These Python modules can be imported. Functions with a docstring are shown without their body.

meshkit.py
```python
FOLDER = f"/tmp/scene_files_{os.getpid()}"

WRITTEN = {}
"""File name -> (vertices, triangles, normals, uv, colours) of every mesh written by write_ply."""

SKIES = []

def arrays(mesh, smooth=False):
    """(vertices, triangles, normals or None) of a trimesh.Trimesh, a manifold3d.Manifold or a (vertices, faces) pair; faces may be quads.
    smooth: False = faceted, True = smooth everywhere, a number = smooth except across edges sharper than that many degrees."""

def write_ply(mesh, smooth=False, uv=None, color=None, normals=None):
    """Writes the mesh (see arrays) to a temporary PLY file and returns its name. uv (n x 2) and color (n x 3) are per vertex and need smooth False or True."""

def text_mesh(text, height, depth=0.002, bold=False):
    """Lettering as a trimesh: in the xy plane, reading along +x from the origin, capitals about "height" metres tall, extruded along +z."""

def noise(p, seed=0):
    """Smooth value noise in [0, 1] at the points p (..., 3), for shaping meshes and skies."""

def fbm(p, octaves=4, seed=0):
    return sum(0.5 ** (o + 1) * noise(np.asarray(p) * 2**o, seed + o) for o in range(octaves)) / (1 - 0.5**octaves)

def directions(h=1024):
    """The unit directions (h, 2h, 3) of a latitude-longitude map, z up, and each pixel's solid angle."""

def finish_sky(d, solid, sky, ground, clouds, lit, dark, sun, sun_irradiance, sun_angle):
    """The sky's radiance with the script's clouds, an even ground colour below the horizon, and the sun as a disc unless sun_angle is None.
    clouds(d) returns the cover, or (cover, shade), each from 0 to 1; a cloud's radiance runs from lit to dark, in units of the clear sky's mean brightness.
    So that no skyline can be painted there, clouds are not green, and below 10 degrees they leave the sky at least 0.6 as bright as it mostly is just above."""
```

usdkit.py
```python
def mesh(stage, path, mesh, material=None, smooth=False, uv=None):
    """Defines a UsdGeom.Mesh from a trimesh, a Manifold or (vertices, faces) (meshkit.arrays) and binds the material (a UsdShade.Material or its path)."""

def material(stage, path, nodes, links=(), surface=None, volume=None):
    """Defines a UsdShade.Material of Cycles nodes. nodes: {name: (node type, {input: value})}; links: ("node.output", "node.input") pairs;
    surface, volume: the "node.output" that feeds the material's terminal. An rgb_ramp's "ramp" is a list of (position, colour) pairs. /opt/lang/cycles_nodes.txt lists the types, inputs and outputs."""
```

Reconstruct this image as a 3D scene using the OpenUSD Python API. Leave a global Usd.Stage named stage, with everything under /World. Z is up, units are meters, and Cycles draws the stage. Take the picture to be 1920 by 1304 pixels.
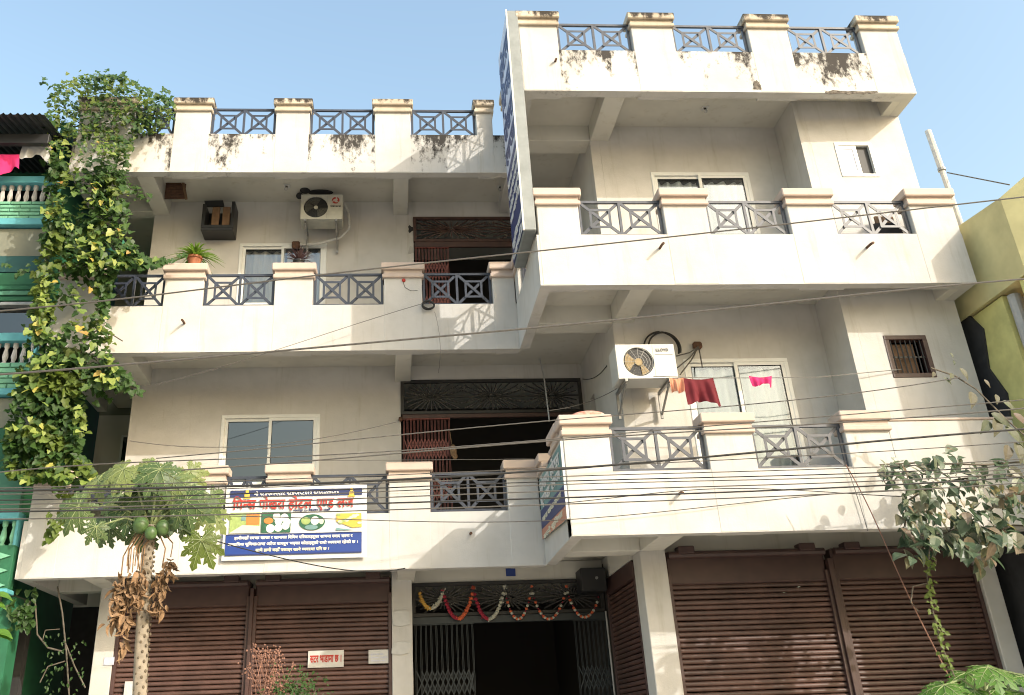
import math, random
import numpy as np, trimesh
from shapely.geometry import Polygon, Point, box as sbox
from shapely import affinity, union_all, prepare
from pxr import Usd, UsdGeom, UsdLux, UsdShade, Gf, Sdf, Vt
import usdkit, meshkit

stage = Usd.Stage.CreateInMemory()
UsdGeom.SetStageUpAxis(stage, 'Z')
UsdGeom.Xform.Define(stage, '/World')
stage.SetDefaultPrim(stage.GetPrimAtPath('/World'))
UsdGeom.Scope.Define(stage, '/World/Looks')
rng = np.random.default_rng(7)
random.seed(7)

# ------------------------------------------------------------------ camera, sky, sun, exposure
FPX, CX, CY, W, H = 1712.73, 840.67, 557.09, 1920, 1304
CAM = np.array([0.0, -12.0, 1.6])
R = np.array([[0.99784111, -0.05593639, -0.03441287], [-0.00666903, 0.43498053, -0.90041516], [0.06533491, 0.89870076, 0.43366841]])
EXPOSURE = 1.1
SUN = np.array([1.06, -1.0, 0.84]); SUN /= np.linalg.norm(SUN)
SUN_INTENSITY, SKY_STRENGTH = 0.5, 0.15

cam = UsdGeom.Camera.Define(stage, '/World/camera')
cam.AddTransformOp().Set(Gf.Matrix4d(*R[0], 0, *(-R[1]), 0, *(-R[2]), 0, *CAM, 1))
cam.CreateHorizontalApertureAttr(36.0); cam.CreateVerticalApertureAttr(36.0 * 695 / 1024)
cam.CreateFocalLengthAttr(36.0 * FPX / W)
cam.CreateHorizontalApertureOffsetAttr(36.0 * (W / 2 - CX) / W)
cam.CreateVerticalApertureOffsetAttr(-36.0 * (H / 2 - CY) / W)
cam.CreateClippingRangeAttr(Gf.Vec2f(0.05, 2000)); cam.CreateExposureAttr(EXPOSURE)

elev, rot = math.asin(SUN[2]), math.atan2(SUN[0], SUN[1])
sky = UsdLux.DomeLight.Define(stage, '/World/sky')
skym = usdkit.material(stage, '/World/Looks/sky_look', {
    's': ('sky_texture', {'sky_type': 'single_scattering', 'sun_disc': False, 'sun_elevation': elev, 'sun_rotation': rot, 'air_density': 2.0, 'aerosol_density': 4.2, 'ozone_density': 2.0, 'altitude': 100.0}),
    'b': ('background_shader', {'strength': SKY_STRENGTH})}, [('s.color', 'b.color')], surface='b.background')
UsdShade.MaterialBindingAPI.Apply(sky.GetPrim()).Bind(skym)
sky.GetPrim().SetCustomDataByKey('kind', 'structure')
sun = UsdLux.DistantLight.Define(stage, '/World/sun')
zz = SUN; xx = np.cross([0, 0, 1], zz); xx /= np.linalg.norm(xx); yy = np.cross(zz, xx)
sun.AddTransformOp().Set(Gf.Matrix4d(*xx, 0, *yy, 0, *zz, 0, 0, 0, 30, 1))
sun.CreateIntensityAttr(SUN_INTENSITY); sun.CreateAngleAttr(0.5); sun.CreateNormalizeAttr(True); sun.CreateColorAttr(Gf.Vec3f(1.0, 0.94, 0.85))

# ------------------------------------------------------------------ helpers
def at(u, v, y):            # the point of the vertical plane y that the photograph shows at pixel (u, v)
    d = R.T @ np.array([(u - CX) / FPX, (v - CY) / FPX, 1.0])
    return CAM + d * ((y - CAM[1]) / d[1])

used = {}
def path(parent, name):
    base = parent + '/' + name
    n = used.get(base, -1) + 1
    used[base] = n
    return base if n == 0 else f'{base}_{n:03d}'

def meta(prim, label=None, cat=None, group=None, kind=None):
    for k, v in (('label', label), ('category', cat), ('group', group), ('kind', kind)):
        if v: prim.SetCustomDataByKey(k, v)
    return prim

def thing(name, label, cat, loc=(0, 0, 0), group=None, kind=None):
    p = path('/World', name)
    x = UsdGeom.Xform.Define(stage, p)
    if any(loc): x.AddTranslateOp().Set(Gf.Vec3d(*map(float, loc)))
    ORIGIN[p] = np.array(loc, float)
    meta(x.GetPrim(), label, cat, group, kind)
    return p
ORIGIN = {}

def top(name, mesh, mat, label, cat=None, group=None, kind=None, smooth=False):
    p = path('/World', name)
    m = usdkit.mesh(stage, p, arr(mesh), mat, smooth=smooth)
    meta(m.GetPrim(), label, cat, group, kind)
    return p

def arr(mesh):
    if isinstance(mesh, MB): mesh = mesh.arr()
    return mesh

def part(parent, name, mesh, mat, label=None, kind=None, smooth=False):
    p = path(parent, name)
    mesh = arr(mesh)
    o = ORIGIN.get('/'.join(p.split('/')[:3]))
    if o is not None and np.any(o):
        if isinstance(mesh, tuple): mesh = (np.asarray(mesh[0]) - o, mesh[1])
        else: mesh = mesh.copy(); mesh.apply_translation(-o)
    m = usdkit.mesh(stage, p, mesh, mat, smooth=smooth)
    meta(m.GetPrim(), label, kind=kind)
    return p

def _cb():
    s = np.array([[(i >> 2 & 1) * 2 - 1, (i >> 1 & 1) * 2 - 1, (i & 1) * 2 - 1] for i in range(8)], float)
    pts, off = [], []
    for c in s:
        for a in range(3):
            d = -c.copy(); d[a] = 0
            pts.append(c); off.append(d)
    P = np.array(pts) + 0.2 * np.array(off)
    h = trimesh.convex.convex_hull(P)
    idx = np.array([np.argmin(np.linalg.norm(P - v, axis=1)) for v in h.vertices])
    return np.array(pts), np.array(off), idx[h.faces]
CBP, CBO, CBF = _cb()
BXV = np.array([[x, y, z] for x in (-1, 1) for y in (-1, 1) for z in (-1, 1)], float)
BXF = np.array([[0, 1, 3], [0, 3, 2], [4, 6, 7], [4, 7, 5], [0, 4, 5], [0, 5, 1], [2, 3, 7], [2, 7, 6], [0, 2, 6], [0, 6, 4], [1, 5, 7], [1, 7, 3]])

class MB:
    def __init__(s): s.v, s.f, s.n = [], [], 0
    def add(s, v, f):
        v = np.asarray(v, float); s.v.append(v); s.f.append(np.asarray(f, int) + s.n); s.n += len(v); return s
    def mesh(s, m): return s.add(m.vertices, m.faces)
    def box(s, x0, x1, y0, y1, z0, z1, c=0.0):
        ctr, h = np.array([x0 + x1, y0 + y1, z0 + z1]) / 2, np.abs([x1 - x0, y1 - y0, z1 - z0]) / 2
        if c > 0: return s.add(ctr + CBP * h + CBO * min(c, h.min() * .9), CBF)
        return s.add(ctr + BXV * h, BXF)
    def bar(s, p, q, w, t, up=(0, -1, 0)):      # a rectangular bar from p to q, w wide across, t thick along up
        p, q, up = (np.asarray(a, float) for a in (p, q, up)); d = q - p; L = np.linalg.norm(d); d /= L
        a = np.cross(d, up); a /= np.linalg.norm(a); b = np.cross(a, d)
        return s.add((p + q) / 2 + BXV[:, :1] * d * L / 2 + BXV[:, 1:2] * b * t / 2 + BXV[:, 2:] * a * w / 2, BXF[:, ::-1])
    def tube(s, pts, r, n=6):
        pts = np.asarray(pts, float); m = len(pts); r = np.broadcast_to(r, m)
        t = np.gradient(pts, axis=0); t /= np.linalg.norm(t, axis=1, keepdims=True) + 1e-12
        ref = np.array([0, 0, 1.0]) if abs(t[0][2]) < .8 else np.array([1.0, 0, 0])
        V = []
        for i in range(m):
            a = np.cross(t[i], ref); a /= np.linalg.norm(a) + 1e-12; b = np.cross(t[i], a); ref = -b if False else ref
            th = np.arange(n) * 2 * np.pi / n
            V.append(pts[i] + r[i] * (np.cos(th)[:, None] * a + np.sin(th)[:, None] * b))
        V = np.vstack(V + [pts[:1], pts[-1:]]); F = []
        for i in range(m - 1):
            for k in range(n):
                a, b = i * n + k, i * n + (k + 1) % n
                F += [[a, b, b + n], [a, b + n, a + n]]
        for k in range(n):
            F += [[m * n, (k + 1) % n, k], [m * n + 1, (m - 1) * n + k, (m - 1) * n + (k + 1) % n]]
        return s.add(V, np.array(F)[:, ::-1])
    def cyl(s, p, q, r, n=12): return s.tube([p, q], r, n)
    def ball(s, c, r, sub=1):
        m = trimesh.creation.icosphere(sub); return s.add(m.vertices * np.asarray(r) + np.asarray(c), m.faces)
    def arr(s): return (np.vstack(s.v), np.vstack(s.f))

def plate(poly, y0, y1):        # a polygon of the x-z plane, as a solid between y0 and y1
    mb = MB()
    for g in getattr(poly, 'geoms', [poly]):
        if g.is_empty or g.area < 1e-9: continue
        m = trimesh.creation.extrude_polygon(g, abs(y1 - y0), engine='earcut')
        v = m.vertices; mb.add(np.stack([v[:, 0], max(y0, y1) - v[:, 2], v[:, 1]], 1), m.faces)
    return mb
def platex(poly, x0, x1):       # a polygon of the y-z plane, as a solid between x0 and x1
    mb = MB()
    for g in getattr(poly, 'geoms', [poly]):
        if g.is_empty or g.area < 1e-9: continue
        m = trimesh.creation.extrude_polygon(g, abs(x1 - x0), engine='earcut')
        v = m.vertices; mb.add(np.stack([min(x0, x1) + v[:, 2], v[:, 0], v[:, 1]], 1), m.faces)
    return mb
def wall(x0, x1, z0, z1, y0, y1, holes=()):
    return plate(sbox(x0, z0, x1, z1).difference(union_all([sbox(*h) for h in holes]) if holes else Polygon()), y0, y1)

# ------------------------------------------------------------------ materials
PRINT_SCALE = 0.64
def mat(name, color, rough=0.6, metal=0.0, vary=0.0, scale=6.0, bump=0.0, bscale=60.0, spec=0.5, rnd=0.0, color2=None, det=4.0, stretch=None):
    color = tuple(c * PRINT_SCALE for c in color); color2 = color2 and tuple(c * PRINT_SCALE for c in color2)
    n = {'p': ('principled_bsdf', {'base_color': color, 'roughness': rough, 'metallic': metal, 'specular_ior_level': spec}), 'g': ('geometry', {})}
    L = []
    src = 'g.position'
    if stretch:
        n['mp'] = ('mapping', {'scale': stretch}); L.append(('g.position', 'mp.vector')); src = 'mp.vector'
    if vary or color2:
        c2 = color2 or tuple(max(0, c * (1 - vary)) for c in color)
        n['t'] = ('noise_texture', {'scale': scale, 'detail': det, 'roughness': 0.6})
        n['r'] = ('rgb_ramp', {'ramp': [(0.3, c2), (0.65, color)]})
        L += [(src, 't.vector'), ('t.fac', 'r.fac')]
        out = 'r.color'
        if rnd:
            n['oi'] = ('object_info', {}); n['mr'] = ('map_range', {'to_min': 1 - rnd, 'to_max': 1 + rnd}); n['h'] = ('hsv', {})
            L += [('oi.random', 'mr.value'), ('mr.result', 'h.value'), (out, 'h.color')]; out = 'h.color'
        L.append((out, 'p.base_color'))
    if bump:
        n['bt'] = ('noise_texture', {'scale': bscale, 'detail': 3.0}); n['bp'] = ('bump', {'strength': bump, 'distance': 0.004})
        L += [('g.position', 'bt.vector'), ('bt.fac', 'bp.height'), ('bp.normal', 'p.normal')]
    return usdkit.material(stage, '/World/Looks/' + name, n, L, surface='p.BSDF')

WALLC, WALLD = (0.480, 0.472, 0.455), (0.415, 0.404, 0.384)
def plaster(name, zlines=(), amount=0.5, base=WALLC, dark=WALLD):
    # cream plaster; zlines: heights below which black mould has run down in streaks
    n = {'g': ('geometry', {}), 'p': ('principled_bsdf', {'roughness': 0.85, 'specular_ior_level': 0.25}),
         't': ('noise_texture', {'scale': 1.3, 'detail': 6.0, 'roughness': 0.65}), 'r': ('rgb_ramp', {'ramp': [(0.34, dark), (0.58, base)]}),
         'mp': ('mapping', {'scale': (3.0, 3.0, 0.25)}), 'st': ('noise_texture', {'scale': 2.2, 'detail': 5.0, 'roughness': 0.7}),
         'sr': ('rgb_ramp', {'ramp': [(0.56, (1, 1, 1)), (0.72, (0.86, 0.84, 0.80)), (0.85, (0.74, 0.71, 0.66))]}),
         'mu': ('mix_color', {'blend_type': 'multiply', 'fac': 1.0}),
         'bt': ('noise_texture', {'scale': 55.0, 'detail': 4.0}), 'bw': ('noise_texture', {'scale': 2.2, 'detail': 3.0}), 'ba': ('math', {'math_type': 'multiply_add', 'value2': 6.0}),
         'bp': ('bump', {'strength': 0.25, 'distance': 0.006})}
    L = [('g.position', 't.vector'), ('t.fac', 'r.fac'), ('g.position', 'mp.vector'), ('mp.vector', 'st.vector'), ('st.fac', 'sr.fac'),
         ('r.color', 'mu.a'), ('sr.color', 'mu.b'), ('g.position', 'bt.vector'), ('g.position', 'bw.vector'), ('bw.fac', 'ba.value1'), ('bt.fac', 'ba.value3'), ('ba.value', 'bp.height'), ('bp.normal', 'p.normal')]
    out = 'mu.result'
    if zlines:
        n['xyz'] = ('separate_xyz', {}); L.append(('g.position', 'xyz.vector'))
        n['m1'] = ('mapping', {'scale': (6.0, 6.0, 3.4)}); n['n1'] = ('noise_texture', {'scale': 2.0, 'detail': 8.0, 'roughness': 0.75})
        n['n2'] = ('noise_texture', {'scale': 1.3, 'detail': 3.0}); n['m2'] = ('mapping', {'scale': (2.2, 2.2, 0.5)})
        L += [('g.position', 'm1.vector'), ('m1.vector', 'n1.vector'), ('g.position', 'm2.vector'), ('m2.vector', 'n2.vector')]
        prev = None
        for i, (z1, depth) in enumerate(zlines):
            n[f'z{i}'] = ('map_range', {'from_min': z1 - depth * 1.25, 'from_max': z1, 'to_min': 0.0, 'to_max': 1.0, 'clamp': True})
            n[f'c{i}'] = ('math', {'math_type': 'less_than', 'value2': z1 + 0.02}); n[f'q{i}'] = ('math', {'math_type': 'multiply'})
            L += [('xyz.z', f'z{i}.value'), ('xyz.z', f'c{i}.value1'), (f'z{i}.result', f'q{i}.value1'), (f'c{i}.value', f'q{i}.value2')]
            if prev:
                n[f'x{i}'] = ('math', {'math_type': 'maximum'}); L += [(prev, f'x{i}.value1'), (f'q{i}.value', f'x{i}.value2')]; prev = f'x{i}.value'
            else: prev = f'q{i}.value'
        n['pw'] = ('math', {'math_type': 'power', 'value2': 1.15}); L.append((prev, 'pw.value1'))
        n['s1'] = ('math', {'math_type': 'multiply_add', 'value2': 0.26}); L += [('pw.value', 's1.value1'), ('n1.fac', 's1.value3')]
        n['s2'] = ('math', {'math_type': 'multiply_add', 'value2': 1.0}); L += [('n2.fac', 's2.value1'), ('s1.value', 's2.value3')]
        n['th'] = ('map_range', {'from_min': 1.235 - 0.2 * amount, 'from_max': 1.39 - 0.2 * amount, 'clamp': True}); L.append(('s2.value', 'th.value'))
        n['gate'] = ('math', {'math_type': 'multiply'}); n['gz'] = ('map_range', {'from_min': 0.0, 'from_max': 0.12, 'clamp': True})
        L += [(prev, 'gz.value'), ('th.result', 'gate.value1'), ('gz.result', 'gate.value2')]
        n['md'] = ('mix_color', {'b': (0.018, 0.015, 0.013)}); n['mf'] = ('math', {'math_type': 'multiply', 'value2': 0.96})
        L += [('gate.value', 'mf.value1'), ('mf.value', 'md.fac'), (out, 'md.a')]; out = 'md.result'
    L.append((out, 'p.base_color'))
    return usdkit.material(stage, '/World/Looks/' + name, n, L, surface='p.BSDF')

M = {}
M['plaster'] = plaster('cream_plaster')
M['stained'] = plaster('mouldy_plaster', [(10.285, 0.62)], 0.50)
M['clean'] = plaster('parapet_plaster')
M['trim'] = mat('pinkish_trim_paint', (0.70, 0.575, 0.50), 0.8, vary=0.12, scale=4, bump=0.2)
M['oldtrim'] = plaster('mouldy_cap_paint', [(11.06, 0.14), (10.97, 0.13)], 1.15, (0.46, 0.41, 0.34), (0.34, 0.29, 0.23))
M['soffit'] = plaster('soffit_plaster', (), 0, (0.52, 0.51, 0.465), (0.47, 0.458, 0.415))
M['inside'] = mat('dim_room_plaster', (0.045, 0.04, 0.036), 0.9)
M['rail'] = mat('slate_railing_paint', (0.045, 0.058, 0.092), 0.45, vary=0.35, scale=14, rnd=0.1)
M['railR'] = mat('grey_railing_paint', (0.085, 0.098, 0.13), 0.4, vary=0.35, scale=14)
M['upvc'] = mat('white_window_plastic', (1.0, 1.02, 1.0), 0.35, vary=0.08, scale=5)
M['seal'] = mat('window_rubber', (0.05, 0.05, 0.05), 0.6)
M['shutter'] = mat('maroon_shutter_paint', (0.14, 0.075, 0.062), 0.42, vary=0.5, scale=3.5, rnd=0.16, bump=0.1)
M['shutterframe'] = mat('maroon_frame_paint', (0.085, 0.042, 0.038), 0.5, vary=0.3, scale=6)
M['blackiron'] = mat('black_iron_paint', (0.028, 0.027, 0.026), 0.5, vary=0.4, scale=9)
M['bluegate'] = mat('blue_black_gate_paint', (0.024, 0.036, 0.042), 0.5, vary=0.4, scale=9)
M['oxide'] = mat('red_oxide_gate_paint', (0.30, 0.075, 0.055), 0.55, vary=0.35, scale=9)
M['oxidedark'] = mat('dark_oxide_paint', (0.10, 0.045, 0.035), 0.55, vary=0.35, scale=9)
M['acwhite'] = mat('white_enamel', (0.76, 0.77, 0.74), 0.4, vary=0.1, scale=5)
M['acold'] = mat('aged_enamel', (0.66, 0.65, 0.56), 0.5, vary=0.2, scale=7)
M['metal'] = mat('galvanised_steel', (0.45, 0.45, 0.44), 0.45, metal=0.7, vary=0.3, scale=12)
M['signgrey'] = mat('sheet_metal_edge', (0.33, 0.36, 0.36), 0.5, metal=0.25, vary=0.25, scale=5)
M['rust'] = mat('rusty_iron', (0.16, 0.075, 0.04), 0.8, vary=0.6, scale=18)
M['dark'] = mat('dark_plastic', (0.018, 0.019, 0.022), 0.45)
M['black'] = mat('black_cable', (0.02, 0.02, 0.02), 0.6)
M['greycable'] = mat('weathered_cable', (0.09, 0.085, 0.08), 0.7)
M['white'] = mat('white_print', (0.80, 0.81, 0.80), 0.5)
M['red'] = mat('red_print', (0.52, 0.04, 0.025), 0.5)
M['navy'] = mat('navy_print', (0.02, 0.035, 0.14), 0.5)
M['blue'] = mat('blue_print', (0.015, 0.055, 0.30), 0.5)
M['cream_print'] = mat('pale_print', (0.78, 0.76, 0.60), 0.5)
M['yellow_print'] = mat('yellow_print', (0.75, 0.52, 0.08), 0.5)
M['green_print'] = mat('green_print', (0.03, 0.16, 0.08), 0.5, vary=0.5, scale=18)
M['lime_print'] = mat('lime_print', (0.42, 0.55, 0.18), 0.5, vary=0.3, scale=18)
M['orange_print'] = mat('orange_print', (0.70, 0.24, 0.05), 0.5)
M['teal_print'] = mat('teal_print', (0.22, 0.40, 0.40), 0.5, vary=0.3, scale=6)
M['salmon_print'] = mat('salmon_print', (0.62, 0.26, 0.16), 0.5)
M['paleblue_print'] = mat('pale_blue_print', (0.74, 0.78, 0.94), 0.5, vary=0.25, scale=6)
M['paper'] = mat('paper', (0.74, 0.74, 0.72), 0.8, vary=0.12, scale=14)
M['clay'] = mat('terracotta', (0.48, 0.17, 0.08), 0.75, vary=0.25, scale=12)
M['wood'] = mat('rough_wood', (0.26, 0.15, 0.08), 0.8, vary=0.4, scale=12)
M['bark'] = mat('bark', (0.20, 0.17, 0.13), 0.9, vary=0.5, scale=14, bump=0.6, bscale=40)
M['dryleaf'] = mat('dry_leaf', (0.42, 0.26, 0.14), 0.85, vary=0.6, scale=16)
M['fruit'] = mat('green_papaya', (0.09, 0.17, 0.05), 0.45, vary=0.3, scale=9)
M['maroon_cloth'] = mat('maroon_cloth', (0.17, 0.006, 0.018), 0.9, vary=0.2, scale=9)
M['pink_cloth'] = mat('hot_pink_cloth', (0.80, 0.03, 0.20), 0.9, vary=0.15, scale=9)
M['peach_cloth'] = mat('peach_cloth', (0.82, 0.36, 0.22), 0.9, vary=0.25, scale=26, stretch=(1.0, 1.0, 0.1))
M['white_cloth'] = mat('white_cloth', (0.66, 0.66, 0.66), 0.9, vary=0.15, scale=8)
M['orange_cloth'] = mat('red_white_sack', (0.75, 0.55, 0.46), 0.8, color2=(0.62, 0.09, 0.05), scale=9)
M['mint'] = mat('mint_paint', (0.24, 0.60, 0.40), 0.7, vary=0.22, scale=5, bump=0.2, rnd=0.08)
M['mintdark'] = mat('mint_joint', (0.10, 0.30, 0.20), 0.8)
M['cyan'] = mat('cyan_paint', (0.14, 0.52, 0.60), 0.6, vary=0.2, scale=5)
M['teal'] = mat('teal_wall_paint', (0.02, 0.115, 0.115), 0.7, vary=0.25, scale=4)
M['green'] = mat('green_wall_paint', (0.02, 0.17, 0.08), 0.7, vary=0.25, scale=4, bump=0.15)
M['baluster'] = mat('white_baluster_paint', (0.72, 0.70, 0.68), 0.7, vary=0.15, scale=9)
M['olive'] = mat('grey_olive_plaster', (0.30, 0.31, 0.24), 0.85, vary=0.2, scale=3)
M['tin'] = mat('corrugated_tin', (0.10, 0.105, 0.12), 0.5, metal=0.4, vary=0.4, scale=6)
M['yellow'] = mat('yellow_wall_paint', (0.86, 0.78, 0.40), 0.85, vary=0.22, scale=2.5, bump=0.25)
M['brightyellow'] = mat('lime_yellow_wall_paint', (0.90, 0.86, 0.34), 0.85, vary=0.25, scale=4, bump=0.25)
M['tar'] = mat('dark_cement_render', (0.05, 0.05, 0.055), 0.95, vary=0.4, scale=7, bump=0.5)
M['brownwall'] = mat('brown_wall_paint', (0.36, 0.19, 0.12), 0.85, vary=0.2, scale=3)
M['pipe'] = mat('grey_white_pipe', (0.62, 0.62, 0.61), 0.5, vary=0.25, scale=6)
M['asphalt'] = mat('dusty_asphalt', (0.32, 0.31, 0.295), 0.9, vary=0.3, scale=8, bump=0.5)
M['pavement'] = mat('concrete_pavement', (0.66, 0.64, 0.60), 0.9, vary=0.3, scale=3, bump=0.4)
M['earth'] = mat('dusty_ground', (0.58, 0.55, 0.50), 0.95, vary=0.3, scale=0.7, bump=0.4)
M['bulb'] = mat('lamp_glass', (0.6, 0.6, 0.58), 0.2)

def glass(name, tint, fac_lo, gl=(0.85, 0.9, 0.95)):
    return usdkit.material(stage, '/World/Looks/' + name, {'f': ('fresnel', {'IOR': 1.5}), 'a': ('math', {'math_type': 'multiply_add', 'value2': 1.1, 'value3': fac_lo, 'use_clamp': True}),
        't': ('transparent_bsdf', {'color': tint}), 'g': ('glossy_bsdf', {'color': gl, 'roughness': 0.03}), 'm': ('mix_closure', {})},
        [('f.fac', 'a.value1'), ('a.value', 'm.fac'), ('t.BSDF', 'm.closure1'), ('g.BSDF', 'm.closure2')], surface='m.closure')
M['glass'] = glass('clear_pane_glass', (0.93, 0.95, 0.95), 0.05)
M['darkglass'] = glass('tinted_pane_glass', (0.09, 0.115, 0.13), 0.12, (0.75, 0.76, 0.76))

def leafmat(name, stops, perisland=True, rough=0.5, trans=0.35, spec=0.4):
    n = {'g': ('geometry', {}), 'oi': ('object_info', {}), 'r': ('rgb_ramp', {'ramp': stops}), 'p': ('principled_bsdf', {'roughness': rough, 'specular_ior_level': spec}),
         't': ('translucent_bsdf', {}), 'h': ('hsv', {'value': 1.5, 'saturation': 1.1}), 'm': ('mix_closure', {'fac': trans}),
         'w': ('noise_texture', {'scale': 30.0, 'detail': 3.0}), 'wr': ('map_range', {'to_min': 0.7, 'to_max': 1.3}), 'h2': ('hsv', {})}
    L = [('g.random_per_island' if perisland else 'oi.random', 'r.fac'), ('g.position', 'w.vector'), ('w.fac', 'wr.value'), ('wr.result', 'h2.value'), ('r.color', 'h2.color'),
         ('h2.color', 'p.base_color'), ('h2.color', 'h.color'), ('h.color', 't.color'), ('p.BSDF', 'm.closure1'), ('t.BSDF', 'm.closure2')]
    return usdkit.material(stage, '/World/Looks/' + name, n, L, surface='m.closure')
VINE = [(0, (0.035, 0.075, 0.018)), (0.3, (0.10, 0.16, 0.035)), (0.65, (0.19, 0.25, 0.06)), (0.92, (0.28, 0.32, 0.09)), (0.97, (0.40, 0.33, 0.07)), (1, (0.28, 0.16, 0.05))]
M['vine'] = leafmat('vine_leaf', VINE); M['vine1'] = leafmat('vine_leaf_single', VINE, False)
YEL = [(0, (0.09, 0.13, 0.025)), (0.5, (0.21, 0.23, 0.04)), (1, (0.36, 0.29, 0.04))]
M['yvine'] = leafmat('yellowing_leaf', YEL)
PAP = [(0, (0.032, 0.068, 0.026)), (0.6, (0.085, 0.13, 0.045)), (1, (0.16, 0.195, 0.065))]
M['papaya'] = leafmat('papaya_leaf', PAP, False, 0.45, 0.22)
M['vein'] = leafmat('papaya_vein', [(0, (0.20, 0.25, 0.12)), (1, (0.24, 0.29, 0.14))], False, 0.5, 0.2)
CLIMB = [(0, (0.05, 0.08, 0.05)), (0.35, (0.10, 0.135, 0.085)), (0.65, (0.18, 0.20, 0.14)), (0.85, (0.16, 0.12, 0.09)), (1, (0.26, 0.26, 0.12))]
M['shoot'] = leafmat('shoot_leaf', [(0, (0.045, 0.06, 0.03)), (0.6, (0.08, 0.095, 0.05)), (1, (0.10, 0.06, 0.045))], False, 0.5, 0.25)
M['climb'] = leafmat('climber_leaf', CLIMB, False, 0.38, 0.3, 0.5)
M['fern'] = leafmat('pot_plant_leaf', [(0, (0.10, 0.17, 0.03)), (0.6, (0.26, 0.33, 0.07)), (1, (0.42, 0.44, 0.16))], True)
M['darkpot'] = leafmat('dark_pot_plant_leaf', [(0, (0.05, 0.03, 0.03)), (1, (0.10, 0.085, 0.05))], True)
M['bright'] = leafmat('bright_green_leaf', [(0, (0.03, 0.09, 0.015)), (1, (0.09, 0.19, 0.03))], False)
M['flower_y'] = mat('marigold_yellow', (0.72, 0.42, 0.08), 0.8, vary=0.3, scale=40)
M['flower_w'] = mat('garland_white', (0.62, 0.62, 0.52), 0.8, vary=0.3, scale=40)
M['flower_r'] = mat('garland_crimson', (0.42, 0.015, 0.05), 0.8, vary=0.4, scale=40)
M['flower_o'] = mat('garland_orange', (0.80, 0.16, 0.06), 0.8, vary=0.3, scale=40)
M['twig'] = mat('pinkish_dry_twigs', (0.42, 0.22, 0.16), 0.9, vary=0.3, scale=20)

def curtain_mat(name, c, dens):
    return usdkit.material(stage, '/World/Looks/' + name, {'g': ('geometry', {}), 'mp': ('mapping', {'scale': (1, 1, 0.12)}), 'n': ('noise_texture', {'scale': 24.0, 'detail': 3.0}),
        'r': ('map_range', {'from_min': 0.35, 'from_max': 0.65, 'to_min': dens - 0.15, 'to_max': dens + 0.1, 'clamp': True}), 'd': ('diffuse_bsdf', {'color': c}), 't': ('transparent_bsdf', {}), 'tl': ('translucent_bsdf', {'color': c}), 'm0': ('mix_closure', {'fac': 0.3}), 'm': ('mix_closure', {})},
        [('g.position', 'mp.vector'), ('mp.vector', 'n.vector'), ('n.fac', 'r.value'), ('d.BSDF', 'm0.closure1'), ('tl.BSDF', 'm0.closure2'), ('r.result', 'm.fac'), ('t.BSDF', 'm.closure1'), ('m0.closure', 'm.closure2')], surface='m.closure')
M['lace'] = curtain_mat('white_lace', (0.86, 0.87, 0.85), 0.97)
M['beigelace'] = curtain_mat('beige_lace', (0.66, 0.58, 0.46), 0.9)

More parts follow.
